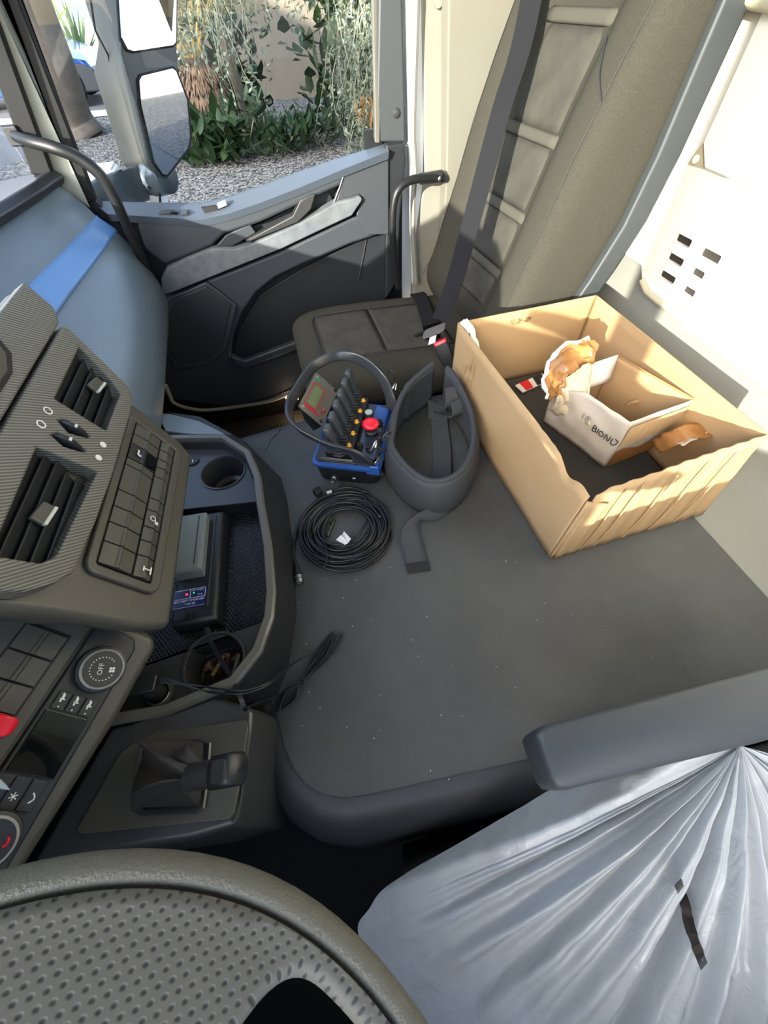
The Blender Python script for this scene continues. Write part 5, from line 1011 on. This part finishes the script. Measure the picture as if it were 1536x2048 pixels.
def plasticmat():
    m = bpy.data.materials.new('thin_plastic_film'); m.use_nodes = True; t = m.node_tree; b = t.nodes['Principled BSDF']; L = t.links.new
    b.inputs['Base Color'].default_value = lin('d3d9de'); b.inputs['Roughness'].default_value = .22; b.inputs['Specular IOR Level'].default_value = .6
    tc = t.nodes.new('ShaderNodeTexCoord'); n = t.nodes.new('ShaderNodeTexNoise'); n.inputs['Scale'].default_value = 26; n.inputs['Detail'].default_value = 7; n.inputs['Distortion'].default_value = 1.2
    bp = t.nodes.new('ShaderNodeBump'); bp.inputs['Strength'].default_value = .45; bp.inputs['Distance'].default_value = .01; L(tc.outputs['Object'], n.inputs[0]); L(n.outputs[0], bp.inputs['Height']); L(bp.outputs[0], b.inputs['Normal'])
    tl_ = t.nodes.new('ShaderNodeBsdfTranslucent'); tl_.inputs[0].default_value = lin('d3d9de'); tr_ = t.nodes.new('ShaderNodeBsdfTransparent')
    m1 = t.nodes.new('ShaderNodeMixShader'); m1.inputs[0].default_value = .35; m2 = t.nodes.new('ShaderNodeMixShader'); m2.inputs[0].default_value = .10
    L(b.outputs[0], m1.inputs[1]); L(tl_.outputs[0], m1.inputs[2]); L(m1.outputs[0], m2.inputs[1]); L(tr_.outputs[0], m2.inputs[2]); L(m2.outputs[0], t.nodes['Material Output'].inputs[0]); return m
FILM = plasticmat()
mk('film', grid(cov, 420, 60), FILM, cvt, sharp=180)
# dark printed strip stuck on the film
def onfilm(px, py):
    best = None; d = ray(px, py)
    for i in range(120, 380, 2):
        for j in range(8, 56, 2):
            p = cov(i / 419, j / 59); w_ = p - CAMP; e_ = (w_ - d * w_.dot(d)).length
            if best is None or e_ < best[0]: best = (e_, p)
    return CAMP + d * ((best[1] - CAMP).dot(d) - .026)
sl_ = [onfilm(*p) for p in ((1356, 1765), (1363, 1785), (1371, 1812), (1375, 1832), (1379, 1852), (1386, 1872), (1392, 1890), (1400, 1912), (1408, 1932))]
spth = crom(sl_, 4)
lst = mk('printed_strip', band(spth, (1, .25, 0), .0105, .0008), mat('strip_brown', '2b2526', .4), cvt)
FLs = Fr(sl_[7].lerp(sl_[8], .3) - ray(1405, 1915) * .002, (1, .25, 0), (sl_[6] - sl_[8]).normalized(), -ray(1405, 1915))
text('strip_print', '01', .009, FLs, 0, 0, WHITEM, lst, .0001, ang=-.5)

# pale lint and grit on the rubber mat
rnd = random.Random(31); v_, f_ = [], []
for px, py in [(705, 1252), (712, 1160), (925, 1432), (760, 1390), (640, 1415), (618, 1385), (826, 1280), (905, 1330), (1032, 1125), (1012, 1122), (598, 1205), (780, 1135), (560, 985), (640, 1010)] + [(rnd.uniform(580, 1350), rnd.uniform(1150, 1560)) for k in range(26)]:
    p = at(px, py, z=.6012); s_ = rnd.uniform(.0006, .0013); n = len(v_)
    v_ += [p + V((s_, 0, 0)), p + V((0, s_, 0)), p + V((-s_, 0, 0)), p + V((0, -s_, 0)), p + V((0, 0, s_))]; f_ += [(n, n + 1, n + 4), (n + 1, n + 2, n + 4), (n + 2, n + 3, n + 4), (n + 3, n, n + 4), (n + 3, n + 2, n + 1, n)]
tag(mk('lint_specks', (v_, f_), WHITEM, None), 'tiny pale specks of lint scattered on the rubber mat', 'lint', kind='stuff')
# ================================================================== OUTSIDE: MIRRORS, GARDEN, STREET
GZ = -.05
GRAV = mat('gravel', '8d8b86', .95); 
def gravel_nodes():
    t = GRAV.node_tree; b = t.nodes['Principled BSDF']; L = t.links.new
    tc = t.nodes.new('ShaderNodeTexCoord'); vo = t.nodes.new('ShaderNodeTexVoronoi'); vo.inputs['Scale'].default_value = 22; L(tc.outputs['Object'], vo.inputs[0])
    r = t.nodes.new('ShaderNodeValToRGB'); e = r.color_ramp.elements; e[0].color = lin('33322f'); e[1].color = lin('8c8a86'); e.new(.5).color = lin('5d5b57')
    sp = t.nodes.new('ShaderNodeSeparateColor'); L(vo.outputs['Color'], sp.inputs[0]); L(sp.outputs[0], r.inputs[0]); L(r.outputs[0], b.inputs['Base Color'])
    bp = t.nodes.new('ShaderNodeBump'); bp.inputs['Strength'].default_value = .8; bp.inputs['Distance'].default_value = .03; bp.invert = True; L(vo.outputs['Distance'], bp.inputs['Height']); L(bp.outputs[0], b.inputs['Normal'])
gravel_nodes()
gd = mk('ground', [V((-40, 1.9, GZ)), V((-2, 1.9, GZ)), V((1.5, 3.4, GZ)), V((40, 3.4, GZ)), V((40, 40, GZ)), V((-40, 40, GZ))] and ([V((-3.9, 3.2, GZ)), V((40, 3.2, GZ)), V((40, 40, GZ)), V((-2.2, 40, GZ)), V((-2.6, 11.5, GZ)), V((-3.4, 8.5, GZ))], [(0, 1, 2, 3, 4, 5)]), GRAV); gd['kind'] = 'structure'
rnd = random.Random(21); vs, fs = [], []
for k in range(9000):
    px, py = rnd.uniform(190, 760), rnd.uniform(205, 410); p = at(px, py, z=GZ)
    if p.y > 12 or p.y < 3.3: continue
    s = rnd.uniform(.010, .026); n = len(vs); a = rnd.random() * 6
    for j in range(4): vs.append(p + V((s * math.cos(a + j * 1.57), s * .8 * math.sin(a + j * 1.57), s * .25)))
    vs += [p + V((s * .2, 0, s * .8)), p]
    fs += [(n + j, n + (j + 1) % 4, n + 4) for j in range(4)] + [(n + (j + 1) % 4, n + j, n + 5) for j in range(4)]
gs = mk('gravel_stones', (vs, fs), mat('gravel_stone', '5c5a56', .9, col2='8a8883', vscale=9, vbias=.5), None, sharp=10); tag(gs, 'loose pale gravel stones spread on the garden ground', 'gravel', kind='stuff')
ASP = mat('asphalt', '58595a', .9, bump=.4, scale=60, var=.2, vscale=3)
rd = mk('street', ([V((-60, -60, GZ - .01)), V((60, -60, GZ - .01)), V((60, 60, GZ - .01)), V((-60, 60, GZ - .01))], [(0, 1, 2, 3)]), ASP); rd['kind'] = 'structure'
gw = thing('garden_wall', 'dull brown garden wall behind the shrubs', 'wall', (3, 12, GZ)); gw['kind'] = 'structure'
mk('wall_face', wbox(-.9, 16, 12.0, 12.3, GZ, 3.6), mat('garden_wall', '6f675a', .9, bump=.4, scale=5, var=.25, vscale=2), gw)
nb = thing('shading_house', 'unseen white house added to shade the garden', 'house', (-12, -3, GZ))  # out of view, added to keep the sun off the garden
mk('wall', wbox(-15, -11, -8.6, 2.5, GZ, 5.2), mat('house_white', 'ece9e2', .8), nb); mk('roof', wbox(-15.3, -10.7, -8.9, 2.8, 5.2, 5.5), mat('roof_tile', 'a8735a', .8), nb)
for k in range(3): mk('window', wbox(-11.0, -10.95, -6.6 + 3.4 * k, -5.5 + 3.4 * k, 1.0, 2.3), GLO, nb)
fw = thing('white_boundary_wall', 'sunlit white boundary wall on the far side of the street', 'wall', (-6, 19, GZ)); fw['kind'] = 'structure'
mk('wall_face', wbox(-16, -.95, 17.5, 17.9, GZ, 1.0), mat('boundary_white', 'f1efe9', .8), fw)
fh = thing('far_house', 'pale house seen far away past the windscreen post', 'house', (-9, 26, GZ))
mk('wall', wbox(-14, -5.5, 24, 30, GZ, 4), bpy.data.materials['house_white'], fh); mk('roof', wbox(-14.3, -5.2, 23.7, 30.3, 4, 4.3), bpy.data.materials['roof_tile'], fh)
mk('window', wbox(-11, -9.8, 23.95, 24.0, .8, 2.2), GLO, fh)
for nm, x0, x1, y0, y1, h, lbl in (('truck_box', 1.5, 8.5, -.8, 1.80, 2.8, 'white truck body behind the cab'),):
    tb = thing(nm, lbl, 'truck body', ((x0 + x1) / 2, .5, .3)); mk('box', wbox(x0, x1, y0, y1, .35, h), PAINT, tb)
    for k in range(12): mk('marking', wbox(x0 + k * .5, x0 + .25 + k * .5, y1, y1 + .004, .75, .85), RED if k % 2 else WHITEM, tb)
of = thing('far_villa', 'white villa down the street behind the truck', 'house', (26, 9, GZ)); mk('wall', wbox(24, 30, 5, 14, GZ, 4.5), bpy.data.materials['house_white'], of); mk('roof', wbox(23.7, 30.3, 4.7, 14.3, 4.5, 4.8), bpy.data.materials['roof_tile'], of)
# --- leaves
def leaf_quad(vs, fs, p, d, s, ln, wd):
    d = d.normalized(); r = d.cross(V((s.x, s.y, s.z))).normalized(); n = len(vs)
    vs += [p, p + d * ln * .5 + r * wd, p + d * ln, p + d * ln * .5 - r * wd]; fs.append((n, n + 1, n + 2, n + 3))
def rv(r=rnd): return V((rnd.gauss(0, 1), rnd.gauss(0, 1), rnd.gauss(0, 1)))
OL1 = mat('olive_leaf', '64715a', .5, col2='93a08a', vscale=7, trans=.25); OL2 = mat('olive_leaf_dark', '2c3927', .6, col2='475540', vscale=6, trans=.2)
TW = mat('twig', '8d8a72', .8)
def olive(name, label, loc, starts, seed, n_leaf=26, lw=.011, ll=.065):
    t = thing(name, label, 'tree', loc); v1, f1, v2, f2, tw = [], [], [], [], []
    for (p0, l, sway) in starts:
        pts = [V(p0)]; d = V((rnd.gauss(0, .5), rnd.gauss(0, .4), -.5))
        for k in range(9): d = (d + V((rnd.gauss(0, .28) + sway, rnd.gauss(0, .2), -.32))).normalized(); pts.append(pts[-1] + d * l / 9)
        tw.append(tube(pts, [.006 - .0005 * k for k in range(10)], 4))
        for k in range(n_leaf):
            i = rnd.random() ** .8 * 8.9; a = pts[int(i)].lerp(pts[int(i) + 1], i % 1); dd = (rv() * .8 + V((0, 0, -.5)))
            (leaf_quad(v1, f1, a, dd, rv(), ll * rnd.uniform(.7, 1.2), lw) if rnd.random() < .6 else leaf_quad(v2, f2, a + rv() * .06, dd, rv(), ll * rnd.uniform(.7, 1.2), lw))
    mk('twigs', join(*tw), TW, t, sharp=180)['kind'] = 'stuff'; mk('pale_leaves', (v1, f1), OL1, t)['kind'] = 'stuff'; mk('dark_leaves', (v2, f2), OL2, t)['kind'] = 'stuff'
    return t
def starts(x0, x1, y0, y1, z0, z1, n, l0, l1, sw=0): return [((rnd.uniform(x0, x1), rnd.uniform(y0, y1), rnd.uniform(z0, z1)), rnd.uniform(l0, l1), sw) for k in range(n)]
o1 = olive('olive_tree', 'grey-green weeping olive tree hanging down at the rear edge of the window', (2.1, 6.6, GZ), starts(1.15, 2.6, 5.6, 7.6, .9, 2.6, 230, .5, 1.1) + starts(1.35, 2.3, 6.0, 7.4, .3, .9, 80, .3, .7), 1, 34)
mk('trunk', tube(crom([(2.1, 6.9, GZ), (2.0, 6.8, .7), (2.3, 6.9, 1.5), (2.1, 6.8, 2.6)], 5), .12, 9), mat('bark', '7a6f60', .9, bump=.8, scale=30), o1)
o2 = olive('olive_tree', 'thin olive branches hanging from above beside the palm', (.1, 6.4, GZ), starts(-.55, .55, 5.8, 7.2, 1.2, 2.4, 110, .3, .8) + starts(.3, 1.2, 6.6, 7.6, 1.5, 2.6, 34, .4, .8), 2, 26)
mk('trunk', tube(crom([(.1, 8.6, GZ), (.0, 8.3, 1.2), (.15, 7.6, 2.4), (.3, 6.8, 3.0)], 5), .07, 8), bpy.data.materials['bark'], o2)
dr_ = []; v_, f_ = [], []
for k in range(190): 
    a = V((1.50 + rnd.gauss(0, .07), 6.4 + rnd.gauss(0, .1), .62)); d = V((rnd.gauss(0, .2), rnd.gauss(0, .2), -1)); leaf_quad(v_, f_, a + d * rnd.random() * .22, d + rv() * .25, rv(), .16, .012)
dt_ = mk('dry_fronds', (v_, f_), mat('dry_leaf', 'a8763f', .8, col2='c79d68', vscale=9, trans=.2), None); tag(dt_, 'clump of dry orange-brown leaves hanging under the olive tree', 'dead leaves', kind='stuff')
# --- short shaggy palm
pc = at(415, 270, y=7.9); pt = at(388, 122, y=7.9)
pm = thing('palm', 'short palm with a shaggy brown trunk beside the mirror', 'palm', (pc.x, pc.y, GZ)); v_, f_ = [], []
axp = (pt - pc)
for k in range(2600):
    t = rnd.random(); a = rnd.random() * 6.283; r = (.30 + .07 * math.sin(t * 3.14) - .05 * t); o = V((math.cos(a), math.sin(a), 0)); p = pc + axp * t + o * r
    leaf_quad(v_, f_, p, o * .55 + V((0, 0, -.8 if t > .45 else -.35)) + rv() * .15, o.cross(V((0, 0, 1))).cross(o), .14, .013)
mk('trunk_core', loft([[pc + axp * t + V((math.cos(a) * r, math.sin(a) * r, 0)) for a in [k * .5236 for k in range(12)]] for t, r in ((-.35, .27), (0, .29), (.5, .33), (.9, .26), (1.05, .16))]), mat('palm_core', '4c3b2f', .9), pm)
mk('shag', (v_, f_), mat('palm_shag', '644f40', .85, col2='8b745f', vscale=9), pm)['kind'] = 'stuff'
PG = mat('palm_frond', '55703c', .55, col2='7d9455', vscale=5, trans=.25); PY = mat('palm_stalk', 'b59a55', .6)
for k in range(14):
    a = k * 2.399; o = V((math.cos(a), math.sin(a), 0)); L_ = rnd.uniform(.9, 1.5); P_ = [pt + o * .06 + o * L_ * s * .62 + V((0, 0, L_ * (1.0 * s - .42 * s * s))) for s in [j / 8 for j in range(9)]]
    fr0 = mk('frond', tube(P_, [.022 - .002 * j for j in range(9)], 5), PY, pm); v_, f_ = [], []
    for j in range(20):
        s = .25 + .75 * j / 19; i = s * 7.99; q = P_[int(i)].lerp(P_[int(i) + 1], i % 1)
        for sd in (-1, 1): leaf_quad(v_, f_, q, o * .6 + o.cross(V((0, 0, 1))) * sd + V((0, 0, .25)), V((0, 0, 1)), .34 * (1.15 - s * .7), .016)
    mk('leaflets', (v_, f_), PG, fr0)
# --- dark leafy shrubs along the bed
LG = mat('shrub_leaf', '1f331b', .5, col2='37502b', vscale=6, trans=.2); LG2 = mat('shrub_leaf_pale', '3b4d37', .55, col2='5d6f57', vscale=6, trans=.2)
def shrub(label, px, py, y, R_, H_, n, ln, wd, m, up=.4, stuff=True):
    c = at(px, py, y=y); t = thing('shrub', label, 'shrub', (c.x, c.y, GZ), 'dark leafy shrubs in the gravel bed' if False else None)
    v0 = [V((0, 0, 0)), V((wd, 0, ln * .3)), V((wd * .8, .0, ln * .7)), V((0, .02, ln)), V((-wd * .8, 0, ln * .7)), V((-wd, 0, ln * .3))]
    base = None
    for k in range(n):
        d = V((rnd.gauss(0, .7), rnd.gauss(0, .7), abs(rnd.gauss(up, .5)))).normalized()
        p = V((c.x, c.y, GZ + .02)) + V((rnd.gauss(0, .42) * R_, rnd.gauss(0, .3) * R_, rnd.random() ** 1.2 * H_))
        q = d.to_track_quat('Z', 'Y')
        if base is None:
            base = mk('leaf', (v0, [(0, 1, 2, 3), (0, 3, 4, 5)]), m, t, sharp=180); lo_c = WO[base]
            o = base
        else: o = base.copy(); COL.objects.link(o); o.parent = t; WO[o] = V()
        o.rotation_mode = 'QUATERNION'; o.rotation_quaternion = q; s = rnd.uniform(.7, 1.2); o.scale = (s, s, s); o.location = p + q @ (lo_c * s) - WO[t]
    mk('stems', join(*[tube([V((c.x + rnd.gauss(0, .1), c.y, GZ)), V((c.x + rnd.gauss(0, .3) * R_, c.y + rnd.gauss(0, .2), GZ + H_ * .8))], .008, 4) for k in range(6)]), TW, t)
    return t
shrub('dark green leafy shrub at the foot of the palm', 400, 300, 7.3, .42, .42, 120, .26, .05, LG)
shrub('low dark leafy shrub right of the palm, on gravel', 465, 300, 7.3, .42, .40, 120, .26, .055, LG)
shrub('small grey-green plant in the bed below the bare wall', 520, 245, 7.6, .35, .50, 110, .22, .035, LG2, .5)
shrub('bright green leafy clump in front of the bare wall', 570, 265, 7.4, .45, .26, 120, .26, .035, LG, .3)
shrub('dark green clump beside the olive tree, under its branches', 625, 265, 7.6, .40, .26, 90, .24, .035, LG, .3)
shrub('tall dark broad-leaved shrub standing behind the palm', 470, 160, 9.2, .50, 2.3, 260, .32, .08, LG, .2)
shrub('tall dark shrub behind the olive tree', 670, 120, 9.0, .75, 2.4, 260, .30, .08, LG, .2)
shrub('green pricklypear-like bush behind the olive leaves', 700, 60, 8.2, .45, 2.2, 160, .30, .10, LG2, .3)
# --- leaning trunk with its crown, agave, yellow bush, stones, kerb, car
tk0, tk1 = at(163, 272, z=GZ), at(44, -40, y=9.6)
tr_ = thing('tree', 'leaning grey tree trunk beside the windscreen post', 'tree', tk0)
mk('trunk', tube(crom([tk0 + V((.08, 0, -.05)), tk0 + V((.0, 0, .25)), tk0.lerp(tk1, .55) + V((.0, 0, 0)), tk1, tk1 + (tk1 - tk0) * .8], 6), [.33 - .004 * k for k in range(25)], 14), mat('tree_bark', '514a43', .95, bump=1.0, scale=14, col2='6a6259', vscale=5), tr_, sharp=180)
v_, f_ = [], []
for k in range(2600): leaf_quad(v_, f_, tk1 + (tk1 - tk0) * .9 + V((rnd.gauss(0, 1.6), rnd.gauss(0, 1.6), 1.6 + rnd.gauss(0, .8))), rv(), rv(), .3, .06)
mk('crown', (v_, f_), OL2, tr_)['kind'] = 'stuff'
def spiky(name, label, px, py, y, n, L_, m, cat):
    c = at(px, py, y=y); c.z = max(GZ, c.z); t = thing(name, label, cat, c); base = None
    for k in range(n):
        a = rnd.random() * 6.28; e = rnd.uniform(.25, 1.35); d = V((math.cos(a) * math.cos(e), math.sin(a) * math.cos(e), math.sin(e))); s = d.cross(V((0, 0, 1))).normalized() * L_ * .045; l = L_ * rnd.uniform(.7, 1.1)
        mk('blade', loft([[c + s, c - s], [c + d * l * .5 + s * .9, c + d * l * .5 - s * .9], [c + d * l, c + d * l - s * .02]], False, False), m, t)
spiky('agave', 'spiky green agave next to the mirror housing', 168, 128, 16.6, 30, 1.2, mat('agave_green', '6f8a5c', .5, trans=.15), 'plant')
spiky('yellow_bush', 'yellow-green grassy bush on top of the sunlit white wall', 105, 50, 17.0, 40, 1.0, mat('bush_yellow', 'b3a552', .7, trans=.3), 'bush')
for (pp, lbl, s) in (((132, 262), 'square white stone block at the foot of the leaning tree', (.17, .17, .34)), ((196, 372), 'pale low kerb block just behind the grab handle', (.30, .18, .16))):
    c = at(*pp, z=GZ); t = thing('stone_block', lbl, 'block', c)
    g = wbox(c.x - s[0], c.x + s[0], c.y - s[1], c.y + s[1], GZ, GZ + s[2]); mk('block', g, mat('block_white', 'e6e2da', .85, bump=.4, scale=12) if 'block_white' not in bpy.data.materials else bpy.data.materials['block_white'], t, bev=.03)
    mk('cap', wbox(c.x - s[0] * .9, c.x + s[0] * .9, c.y - s[1] * .9, c.y + s[1] * .9, GZ + s[2], GZ + s[2] + .02), bpy.data.materials['block_white'], t, bev=.008)
ck = thing('kerb', 'white kerb line between gravel bed and street', 'kerb', at(200, 232, z=GZ)); ck['kind'] = 'structure'
for k in range(4): mk('kerb_stone', wbox(-4.6 + k * .75, -3.88 + k * .75, 11.85, 12.0, GZ, GZ + .07), bpy.data.materials['block_white'], ck, bev=.01)
# blue car: nose to the right
cc0 = at(196, 222, z=GZ); car = thing('car', 'blue car parked on the street behind the leaning tree', 'car', (cc0.x - 1.4, 13.4, GZ))
X0 = cc0.x + .06; YC = 13.3
cp_ = [(0, .32), (.02, .55), (-.10, .72), (-.65, .90), (-1.0, .98), (-1.55, 1.40), (-2.1, 1.48), (-3.0, 1.42), (-3.7, 1.05), (-3.95, .95), (-4.0, .35), (-3.6, .22), (-.3, .22)]
def carsec(y, k): return [V((X0 + x * (1 - .02 * k) - .08 * k, y, GZ + (z if z < .9 else .9 + (z - .9) * (1 - .08 * k)))) for x, z in cp_]
CB = mat('car_blue', '1c4fa0', .22, coat=.8); 
mk('body', loft([carsec(YC - .05, 1.2), carsec(YC, .3), carsec(YC + .4, 0), carsec(YC + 1.3, 0), carsec(YC + 1.7, .3), carsec(YC + 1.75, 1.2)]), CB, car, bev=.03, sharp=40)
mk('side_window', prism([V((X0 + x, YC - .058, GZ + z)) for x, z in ((-1.15, 1.0), (-1.62, 1.34), (-2.3, 1.40), (-3.0, 1.34), (-3.3, 1.05))], (0, .02, 0)), GLO, car, bev=.01)
mk('bumper', prism([V((X0 + x, YC - .07, GZ + z)) for x, z in ((.03, .20), (.05, .52), (-.15, .60), (-.40, .62), (-.42, .2))], (0, 1.9, 0)), mat('bumper_dark', '2b3238', .5), car, bev=.03)
mk('headlamp', prism([V((X0 + x, YC - .075, GZ + z)) for x, z in ((.0, .62), (-.05, .72), (-.45, .80), (-.40, .70))], (0, .05, 0)), mat('headlamp', '8fb6dc', .1), car, bev=.01)
mk('mirror', wbox(X0 - 1.35, X0 - 1.15, YC - .25, YC - .07, GZ + .98, GZ + 1.12), CB, car, bev=.03)
for dx in (-.60, -3.20):
    for yy in (YC - .10, YC + 1.6):
        wl_ = mk('wheel', lathe([(.20, 0), (.32, 0), (.34, .03), (.34, .19), (.32, .22), (.2, .22)], V((X0 + dx, yy, GZ + .34)), (0, 1, 0), 28, False), SEAL, car)
        mk('rim', lathe([(.19, .01), (.20, .0), (.21, .03)], V((X0 + dx, yy, GZ + .34)), (0, 1, 0), 24, False), STEEL, wl_)
        for j in range(5): mk('spoke', box(Fr(V((X0 + dx, yy + .01, GZ + .34)), (math.cos(j * 1.257), 0, math.sin(j * 1.257)), (0, 1, 0)), .03, .195, 0, .02, -.02, .02), STEEL, wl_)
# --- exterior mirror of the cab
NM = V((1.1, -.82, .05)).normalized(); PM = at(335, 240, y=1.95)
def onm(px, py, o=0): d = ray(px, py); return CAMP + d * (((PM + NM * o) - CAMP).dot(NM) / d.dot(NM))
em = thing('exterior_mirror', 'tall grey exterior mirror housing with two mirror glasses outside the window', 'mirror', PM)
HS = mat('mirror_housing', '35342d', .6, bump=.1, scale=300); HD = mat('mirror_bezel', '2b3033', .45)
fo = [(232, -90), (356, -90), (355, 95), (359, 150), (378, 215), (387, 292), (335, 358), (318, 354), (300, 320), (268, 205), (252, 150), (240, 105)]
bo_ = [(138, -90), (330, -90), (330, 95), (335, 150), (350, 215), (360, 285), (325, 350), (290, 353), (246, 335), (205, 205), (186, 145), (196, 85)]
front = [onm(*p) for p in fo]; mid = [at(p[0] * .45 + q[0] * .55 - 2, p[1] * .45 + q[1] * .55, y=2.05) for p, q in zip(fo, bo_)]; back = [at(*p, y=2.14) for p in bo_]
cbk = sum(back, V()) / len(back)
mk('housing', loft([front, mid, back, [cbk.lerp(p, .7) + V((-.02, .04, 0)) for p in back]], True, True), HS, em, bev=.012, seg=3, sharp=50)
mk('front_bezel', prism([onm(p[0] + (3 if p[0] < 300 else -1), p[1], .004) for p in fo], -NM * .01), HD, em, bev=.003)
MG = bpy.data.materials.new('mirror_glass'); MG.use_nodes = True; b_ = MG.node_tree.nodes['Principled BSDF']; b_.inputs['Metallic'].default_value = 1; b_.inputs['Roughness'].default_value = .02; b_.inputs['Base Color'].default_value = (.42, .44, .46, 1)
mn = [(279, 162), (284, 152), (345, 137), (352, 142), (374, 200), (380, 275), (376, 296), (334, 350), (326, 348), (310, 325), (283, 210)]
mk('main_bezel', prism([onm(p[0] + (p[0] - 330) * .10, p[1] + (p[1] - 245) * .045, .008) for p in mn], -NM * .01), SEAL, em, bev=.003)
mk('main_glass', prism([onm(*p, .012) for p in mn], -NM * .003), MG, em)
un = [(234, -80), (354, -80), (352, 84), (346, 90), (268, 102), (256, 98), (244, 75)]
mk('upper_bezel', prism([onm(p[0] + (p[0] - 300) * .06, p[1] + (p[1] - 20) * .06, .008) for p in un], -NM * .01), SEAL, em, bev=.003)
mk('upper_glass', prism([onm(*p, .012) for p in un], -NM * .003), MG, em)
mk('seam', tube([at(p[0], p[1], y=2.03) for p in [(172, -60), (190, 60), (216, 110), (228, 160), (232, 190), (262, 280), (282, 344)]], .003, 5), SEAL, em)
ar = crom([onm(335, 352, -.03), at(300, 362, y=1.97), at(260, 375, y=1.90), at(215, 392, y=1.84), at(196, 405, y=1.80)], 5)
mk('arm', loft([[p + V((0, .0, .05 * math.cos(t))) + V((.03, .03, 0)) * math.sin(t) for t in [k * math.pi / 6 for k in range(12)]] for p in ar]), mat('arm_blue_grey', '4a545d', .35), em, sharp=180)
bs = thing('cab_fender', 'white painted bodywork of the truck under the mirror arm', 'bodywork', (-.5, 1.9, .8))
mk('wing', prism([at(*p, y=1.95) for p in ((205, 385), (305, 368), (318, 372), (322, 400), (330, 430), (200, 430))], (0, .12, -.05)), PAINT, bs, bev=.01)
mk('edge_trim', tube([at(p[0], p[1] + 3, y=1.93) for p in ((295, 372), (312, 371), (319, 380), (321, 410))], .004, 6), SEAL, bs)

for o in [o for o in COL.objects if o.parent is None]:
    b_ = o.name.split('.')[0]
    g_ = {'key': 'keys in the near cup holder', 'bolt': 'bolts in the near cup holder', 'shrub': 'leafy shrubs in the garden bed', 'olive_tree': 'olive trees beyond the window', 'stone_block': 'pale stone blocks in the gravel', 'grab_handle': 'black grab handles of the passenger entry'}.get(b_)
    if g_ and o.get('category'): o['group'] = g_
